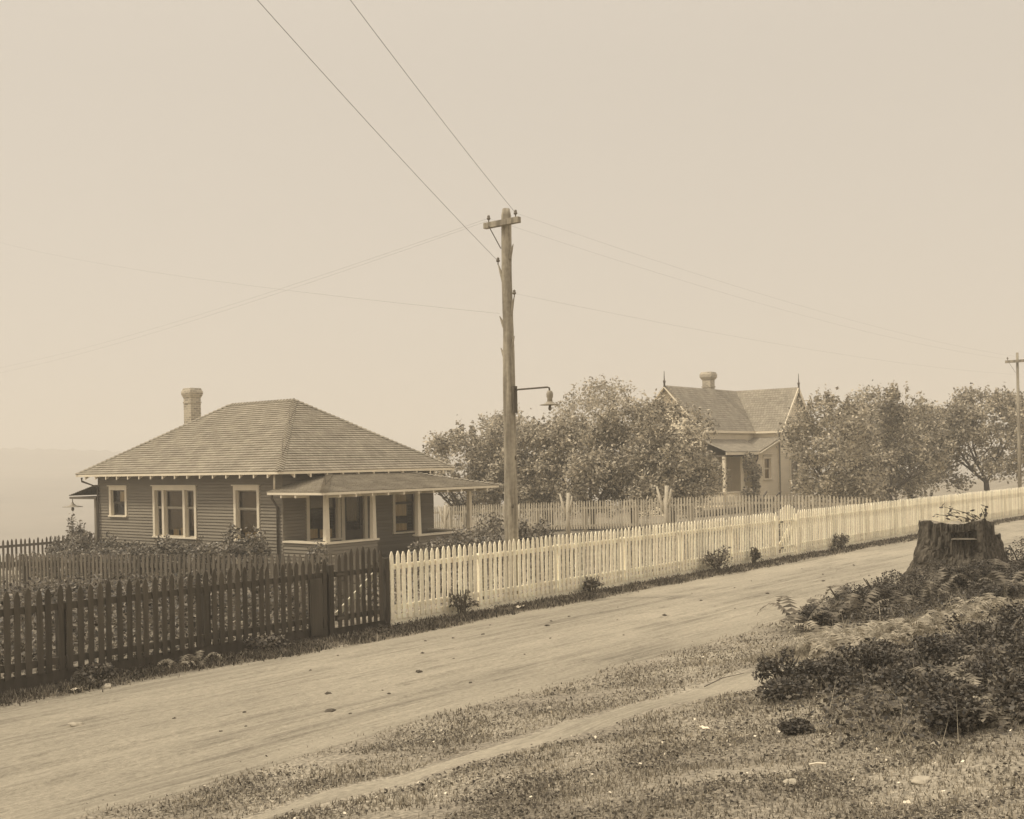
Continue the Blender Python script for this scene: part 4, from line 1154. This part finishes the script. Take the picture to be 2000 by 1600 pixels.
ferns([(13.84, 6.07), (13.3, 5.63), (13.49, 5.45), (13.94, 5.36), (14.41, 5.27), (14.91, 5.25), (12.4, 5.26), (12.78, 5.04), (12.87, 5.71), (15.41, 5.08), (16.21, 4.92), (16.78, 4.81), (12.1, 5.0), (11.6, 4.9)], M['dryfern'],
      'pale dry fern clump in the band across the bank', 'pale dry ferns on the bank', 14, .5)
ferns([(11.2, 4.6), (10.8, 4.2), (11.8, 4.2), (12.3, 4.0), (13.0, 3.9), (10.0, 3.3), (9.6, 2.8), (10.9, 3.1), (11.5, 3.3), (8.8, 2.5), (9.3, 3.6), (9.9, 2.5), (12.3, 3.2), (14.0, 4.0)], M['fern'],
      'green fern clump among the brambles of the lower bank', 'green ferns on the lower bank', 12, .42)
ferns([(10.6, 3.5), (9.9, 3.0), (11.6, 2.9), (9.2, 2.6)], M['dryfern'], 'pale dry fern standing in the dark brambles of the lower bank', 'pale ferns on the lower bank', 9, .38)
ferns([(20.1, 5.75), (20.9, 5.75), (19.5, 6.1), (21.5, 5.9)], M['dryfern'], 'pale fern leaning against the stump', 'pale ferns against the stump', 7, .5)
ferns([(8.55, 12.55), (8.95, 12.6)], M['dryfern'], 'pale fern at the foot of the dark fence', 'pale ferns at the dark fence', 10, .32)

# weeds at the foot of the street fence
for (s, t, w, h, lab) in ((14.3, 12.72, .32, .58, 'leafy weed at the foot of the white fence near the dark gate'), (18.2, 12.75, .26, .42, 'small dark bush against the white fence mid-way'),
                          (23.1, 12.65, .6, .62, 'large dark bush sprawling at the foot of the white fence'), (25.1, 12.75, .15, .5, 'thin upright weed at the white fence left of the white gate'),
                          (30.3, 12.75, .3, .5, 'small bush at the white fence right of the white gate'), (10.1, 12.68, .35, .25, 'dark weed clump under the dark fence'),
                          (7.4, 12.6, .3, .28, 'dark weed clump under the left end of the dark fence')):
    bush('weed_bush', lab, s, t, .0, w * 1.15, min(w, .3), h, int(420 + 900 * w), .065, M['shrub'], 'weed', None, gap=.42, stems=6, k=11)

def blades(name, n, s0, s1, t0, t1, hmin, hmax, m, mask=None, falloff=9.0, wid=.007, lean=.5, clump=0):
    s = rng.uniform(s0, s1, n); t = rng.uniform(t0, t1, n)
    d2 = s * s + t * t
    keep = rng.random(n) < np.minimum(1, falloff ** 2 / d2)
    keep &= (t < 1.75 * s + (9 if t0 > 10 else 0))                       # what lies far behind the viewer's left is left out
    if mask is not None: keep &= mask(s, t)
    s, t = s[keep], t[keep]; k = len(s)
    z = np.array([gz(a, b) for a, b in zip(s, t)])
    h = rng.uniform(hmin, hmax, k) * (.6 + .4 * np.sin(s * 2.1 + 1.2 * np.sin(t * 3)) ** 2)
    sc = np.sqrt(s * s + t * t) / 9.0
    az = rng.uniform(0, 6.283, k); la = rng.uniform(0, 6.283, k); ll = rng.uniform(0, lean, k) * h * 1.4
    w = wid * np.maximum(.8, sc) * rng.uniform(.6, 1.4, k)
    P = np.stack([s, t, z - .005], 1)
    W = np.stack([np.cos(az) * w, np.sin(az) * w, np.zeros(k)], 1)
    T = P + np.stack([np.cos(la) * ll, np.sin(la) * ll, h], 1)
    o = np_mesh(name, np.stack([P - W, P + W, T], 1).reshape(-1, 3), 3, m, loc=(float(s.mean()), float(t.mean()), 0))
    o['kind'] = 'stuff'; return o
def bank_mask(s, t):
    on = np.abs(t - pc_(s)) > pw_(s) * rng.uniform(.9, 1.25, len(s))
    on &= t < rl_(s) + .05 + rng.normal(size=len(s)) * .08
    v = np.sin(s * 2.3 + 1.7 * np.sin(t * 1.9)) + np.sin(t * 3.1 + 1.3 * np.sin(s * 1.4)) + .8 * np.sin(s * 6.1 + t * 5.3)
    return on & (v > -1.3 + rng.normal(size=len(s)) * .7)
def creep(s, t):
    a = np.exp(-(((s - 11.2) / 2.2) ** 2 + ((t - 3.6) / .95) ** 2)) + np.exp(-(((s - 9.6) / 1.3) ** 2 + ((t - 2.7) / .8) ** 2)) + np.exp(-(((s - 18.5) / 2.8) ** 2 + ((t - 6.2 - .0 * s) / .9) ** 2)) + np.exp(-(((s - 21) / 2.2) ** 2 + ((t - 5.2) / .6) ** 2))
    return (a > .16) & (np.abs(t - pc_(s)) > pw_(s) + .12) & (a > .35 + rng.normal(size=len(s)) * .2 + .25 * np.sin(s * 3.3 + 1.3 * np.sin(t * 4.1)) * np.sin(t * 4.7 + s))
scatter('undergrowth', 90000, 7.5, 24, 1.5, 8, .0, .22, .045, M['bramble'], creep, 0, flat=.4, aspect=.6, hp=1.2)
blades('bramble_stalks', 5200, 7.5, 24, 1.5, 8, .12, .42, M['dryfern'], creep, 0.0001 if False else 30.0, .004, .9)
scatter('gravel', 5200, 3, 34, 8.1, 12.3, .012, .02, .02, M['stone'], lambda s, t: (np.sin(s * 1.1 + 2 * np.sin(t * 2.2)) + rng.normal(size=len(s)) * .8 > .5), 14.0, flat=.7, aspect=.8)
scatter('dark_gravel', 4200, 3, 30, 8.1, 12.3, .012, .018, .026, M['clod'], lambda s, t: (np.sin(s * .9 + 1.6 * np.sin(t * 3.1) + 2) + rng.normal(size=len(s)) * .7 > .7), 13.0, flat=.8, aspect=.6)
blades('bracken_litter', 60000, 12.3, 18, 4.4, 6.6, .03, .12, M['dryfern'], lambda s, t: np.abs(t - (6.25 - .10 * (s - 12.5) - .45)) < .45 + rng.normal(size=len(s)) * .16, 14.0, .006, .9)
blades('grass', 560000, 2.5, 32, -1, 8.3, .015, .055, M['grass'], bank_mask, 8.0)
scatter('clover', 260000, 3, 24, 0, 8.2, .005, .045, .024, M['weed'], lambda s, t: bank_mask(s, t) & (t < rl_(s) - .05 - np.abs(rng.normal(size=len(s))) * .12) & (np.abs(t - pc_(s)) > pw_(s) * 1.15) & patchy(2.6, -.2, 4)(s, t) & (t < 1.75 * s), 8.0, flat=.8, aspect=.8)
scatter('clover_flowers', 800, 4, 14, 0, 7.6, .03, .07, .022, M['paper'], lambda s, t: bank_mask(s, t) & (t < 1.75 * s), 7.0, flat=.6, aspect=.9)
def verge_mask(s, t): return t > rh_(s) + rng.normal(size=len(s)) * .06
def tufts(s, t): return verge_mask(s, t) & (np.sin(s * 3.1 + 1.5 * np.sin(s * 1.3)) + np.sin(s * 7.3 + t * 3) > -.9 + rng.normal(size=len(s)) * .5)
blades('fence_grass', 90000, 1, 50, 12.1, 12.94, .02, .12, M['weed'], tufts, 15.0, .006)
blades('dry_fence_grass', 70000, 1, 50, 12.1, 12.9, .02, .10, M['grass'], verge_mask, 15.0, .006)
scatter('fence_weeds', 34000, 1, 45, 12.2, 12.94, .0, .10, .04, M['weed'], lambda s, t: verge_mask(s, t) & patchy(1.9, -.3, 6)(s, t), 15.0)

# ---------------------------------------------------------------- stones, clods, scraps
def rock(name, label, cat, s, t, r, m, group=None, squash=.55, z=None):
    mb = MB(); z = (max(gz(s, t), roadz(s, t)) if 8 < t < 12.3 else gz(s, t)) if z is None else z
    nu, nv = 10, 7; ph = random.uniform(0, 50)
    for i in range(nv + 1):
        th = math.pi * i / nv
        for k in range(nu):
            a = 2 * math.pi * k / nu
            d = Vector((math.sin(th) * math.cos(a), math.sin(th) * math.sin(a), math.cos(th)))
            q = r * (1 + .7 * noise.noise(d * 1.3 + Vector((ph, 0, 0))) + .3 * noise.noise(d * 3.1 + Vector((ph, 4, 0))))
            mb.v.append((s + d.x * q * 1.2, t + d.y * q, z + d.z * q * squash + r * squash * .35))
    for i in range(nv):
        for k in range(nu):
            a = i * nu + k; b = i * nu + (k + 1) % nu
            mb.f.append((a, a + nu, b + nu, b))
    return tag(mb.build(name, m, loc=(s, t, z), smooth=(name != 'clod')), label, cat, group)
for i, (s, t) in enumerate(((6.7, 10.0), (7.4, 9.4), (8.4, 9.8), (9.2, 9.3), (10.9, 10.4), (11.6, 9.2), (12.6, 10.9), (13.2, 9.9), (14.0, 9.3), (15.1, 10.2), (16.6, 11.2), (18.0, 10.3), (19.5, 9.6),
                            (20.1, 10.6), (21.4, 11.0), (22.0, 9.9), (23.5, 10.4), (24.3, 11.3), (17.4, 9.4), (25.6, 10.6), (21.2, 9.3), (13.6, 11.4), (9.9, 8.7), (8.0, 8.6), (6.9, 9.1), (7.1, 9.2), (8.9, 9.0), (10.2, 9.6), (11.1, 9.9), (12.1, 11.3), (12.3, 11.2), (13.9, 10.9), (14.6, 11.0), (14.9, 11.1), (10.5, 11.5), (9.4, 11.0), (16.0, 9.9), (18.8, 11.1))):
    rock('clod', 'small dark clod lying on the dirt road', 'clod', s + random.uniform(-.2, .2), t + random.uniform(-.2, .2), random.choice((.013, .016, .02, .025, .034)), M['clod'], 'dark clods scattered on the road')
rock('clod', 'dark crumbled clod in the middle of the road bottom left', 'clod', 7.95, 8.95, .05, M['clod'], squash=.45)
rock('stone', 'pale rounded stone at the road edge below the dark fence', 'stone', 7.41, 12.3, .055, M['stone'])
rock('stone', 'half-buried grey stone in the road at the far left', 'stone', 6.03, 10.6, .07, M['stone'], squash=.4)
rock('stone', 'pale stone in the grass at the bottom of the bank', 'stone', 6.64, 3.15, .05, M['stone'])
rock('stone', 'small pale stone in the grass before the brambles', 'stone', 8.04, 2.7, .035, M['stone'])
rock('stone', 'flat pale slab of stone half sunk at the bottom right of the bank', 'stone', 7.06, 2.47, .075, M['stone'], squash=.25)
rock('stone', 'small pale stone on the verge between road and footpath', 'stone', 9.2, 7.0, .04, M['stone'])
def scrap(label, s, t, w, a, z):
    mb = MB(); c, sn = math.cos(a), math.sin(a); pts = [(-1, -.5, 0), (-.3, -.6, .25), (.3, -.5, .05), (1, -.4, .3), (1.1, .4, .05), (.35, .5, .3), (-.3, .6, .02), (-.9, .4, .2)]
    V = [(s + (x * c - y * sn) * w, t + (x * sn + y * c) * w, z + q * w * .9 + .012) for x, y, q in pts]
    mb.mesh(V, [(0, 1, 6, 7), (1, 2, 5, 6), (2, 3, 4, 5)])
    o = mb.build('paper_scrap', M['paper'], loc=(s, t, z)); so = o.modifiers.new('thick', 'SOLIDIFY'); so.thickness = .004
    return tag(o, label, 'paper')
scrap('crumpled white paper at the foot of the dark fence far left', 7.03, 12.36, .075, .3, .03)
scrap('white paper scrap lying in the bank grass', 8.25, 4.68, .045, 1.2, gz(8.25, 4.68) + .03)
scrap('white paper scrap lying at the foot of the white fence', 15.5, 12.45, .11, .1, .05)
o = MB().tube([(7.2, 3.28, gz(7.2, 3.28) + .05), (7.24, 3.24, gz(7.24, 3.24) + .055), (7.27, 3.19, gz(7.27, 3.19) + .05)], .007, 6).build('stick', M['paper'], loc=(7.2, 3.28, gz(7.2, 3.28)))
tag(o, 'short white stick lying in the bank grass', 'stick')
o = MB().tube([(10.6, 6.0, gz(10.6, 6) + .03), (11.0, 6.0, gz(11, 6) + .04), (11.3, 5.9, gz(11.3, 5.9) + .03)], [.006, .005, .003], 6).build('stick', M['bark'], loc=(10.6, 6, gz(10.6, 6)))
tag(o, 'thin dark stick lying on the footpath', 'stick')
o = MB().tube([(13.4, 24.4, -.1), (14.6, 25.6, 1.1)], [.018, .012], 6).build('garden_stake', M['fence_side'], loc=(13.4, 24.4, -.4))
tag(o, 'thin slanting stake behind the grey side fence at the far left', 'stake')

# ---------------------------------------------------------------- sky, sun, air
SUN = Vector((-.52, .58, 0)).normalized(); EL = rad(52)
sun_az = math.atan2(SUN.x, SUN.y)
w = bpy.data.worlds.new('World'); scene.world = w; w.use_nodes = True
nt = w.node_tree; L = nt.links.new
bg = nt.nodes['Background']; bg.inputs['Strength'].default_value = .1
sky = nd(nt, 'ShaderNodeTexSky', sky_type='NISHITA'); sky.sun_disc = False; sky.sun_elevation = EL; sky.sun_rotation = sun_az
sky.dust_density = 4.0; sky.air_density = 1.0
bw = nd(nt, 'ShaderNodeRGBToBW'); L(sky.outputs['Color'], bw.inputs['Color'])
pw = nd(nt, 'ShaderNodeMath', operation='POWER'); pw.inputs[1].default_value = .10; L(bw.outputs['Val'], pw.inputs[0])
tn = nd(nt, 'ShaderNodeVectorMath', operation='SCALE'); tn.inputs[0].default_value = (5.8, 5.17, 4.38)
gt = nd(nt, 'ShaderNodeTexCoord'); sx_ = nd(nt, 'ShaderNodeSeparateXYZ'); L(gt.outputs['Generated'], sx_.inputs['Vector'])
zr = nd(nt, 'ShaderNodeMapRange', interpolation_type='SMOOTHSTEP')   # overcast: brightest overhead
zr.inputs['From Min'].default_value = .30; zr.inputs['From Max'].default_value = 1.0; zr.inputs['To Min'].default_value = 1.0; zr.inputs['To Max'].default_value = 2.1
L(sx_.outputs['Z'], zr.inputs['Value'])
zm = nd(nt, 'ShaderNodeMath', operation='MULTIPLY'); L(pw.outputs[0], zm.inputs[0]); L(zr.outputs['Result'], zm.inputs[1])
L(zm.outputs[0], tn.inputs['Scale']); L(tn.outputs['Vector'], bg.inputs['Color'])
sd = bpy.data.lights.new('sun', 'SUN'); sd.energy = 2.5; sd.angle = rad(6); sd.color = (1.0, .895, .71)
so = bpy.data.objects.new('sun', sd); col.objects.link(so)
dirv = Vector((SUN.x * math.cos(EL), SUN.y * math.cos(EL), math.sin(EL)))
so.rotation_euler = dirv.to_track_quat('Z', 'Y').to_euler(); so.location = (0, 20, 40)

hm = bpy.data.materials.new('haze'); hm.use_nodes = True
nt = hm.node_tree; nt.nodes.remove(nt.nodes['Principled BSDF'])
pv = nd(nt, 'ShaderNodeVolumePrincipled'); pv.inputs['Density'].default_value = .0024; pv.inputs['Color'].default_value = (.86, .845, .82, 1); pv.inputs['Anisotropy'].default_value = .1
nt.links.new(pv.outputs['Volume'], nt.nodes['Material Output'].inputs['Volume'])
o = MB().box(-1101, 1102, -1101, 1103, -19, 46).build('haze', hm); o['kind'] = 'stuff'

# ---------------------------------------------------------------- camera
cam = bpy.data.cameras.new('camera'); co = bpy.data.objects.new('camera', cam); col.objects.link(co)
cam.sensor_width = 36; cam.sensor_fit = 'HORIZONTAL'; cam.lens = 39.6; cam.shift_y = 105 / 2000; cam.clip_start = .1; cam.clip_end = 3000
co.matrix_world = Matrix.Translation((0, 0, 2.6)) @ Matrix.Rotation(rad(-51.0), 4, 'Z') @ Matrix.Rotation(rad(90), 4, 'X') @ Matrix.Rotation(rad(-1.1), 4, 'Z')
scene.camera = co
vs = scene.view_settings; vs.view_transform = 'Standard'; vs.look = 'None'; vs.exposure = .06; vs.gamma = 1; vs.use_curve_mapping = False
scene.render.engine = 'CYCLES'
scene.cycles.use_denoising = True
scene.cycles.volume_bounces = 2; scene.cycles.max_bounces = 6; scene.cycles.diffuse_bounces = 3; scene.cycles.transparent_max_bounces = 12
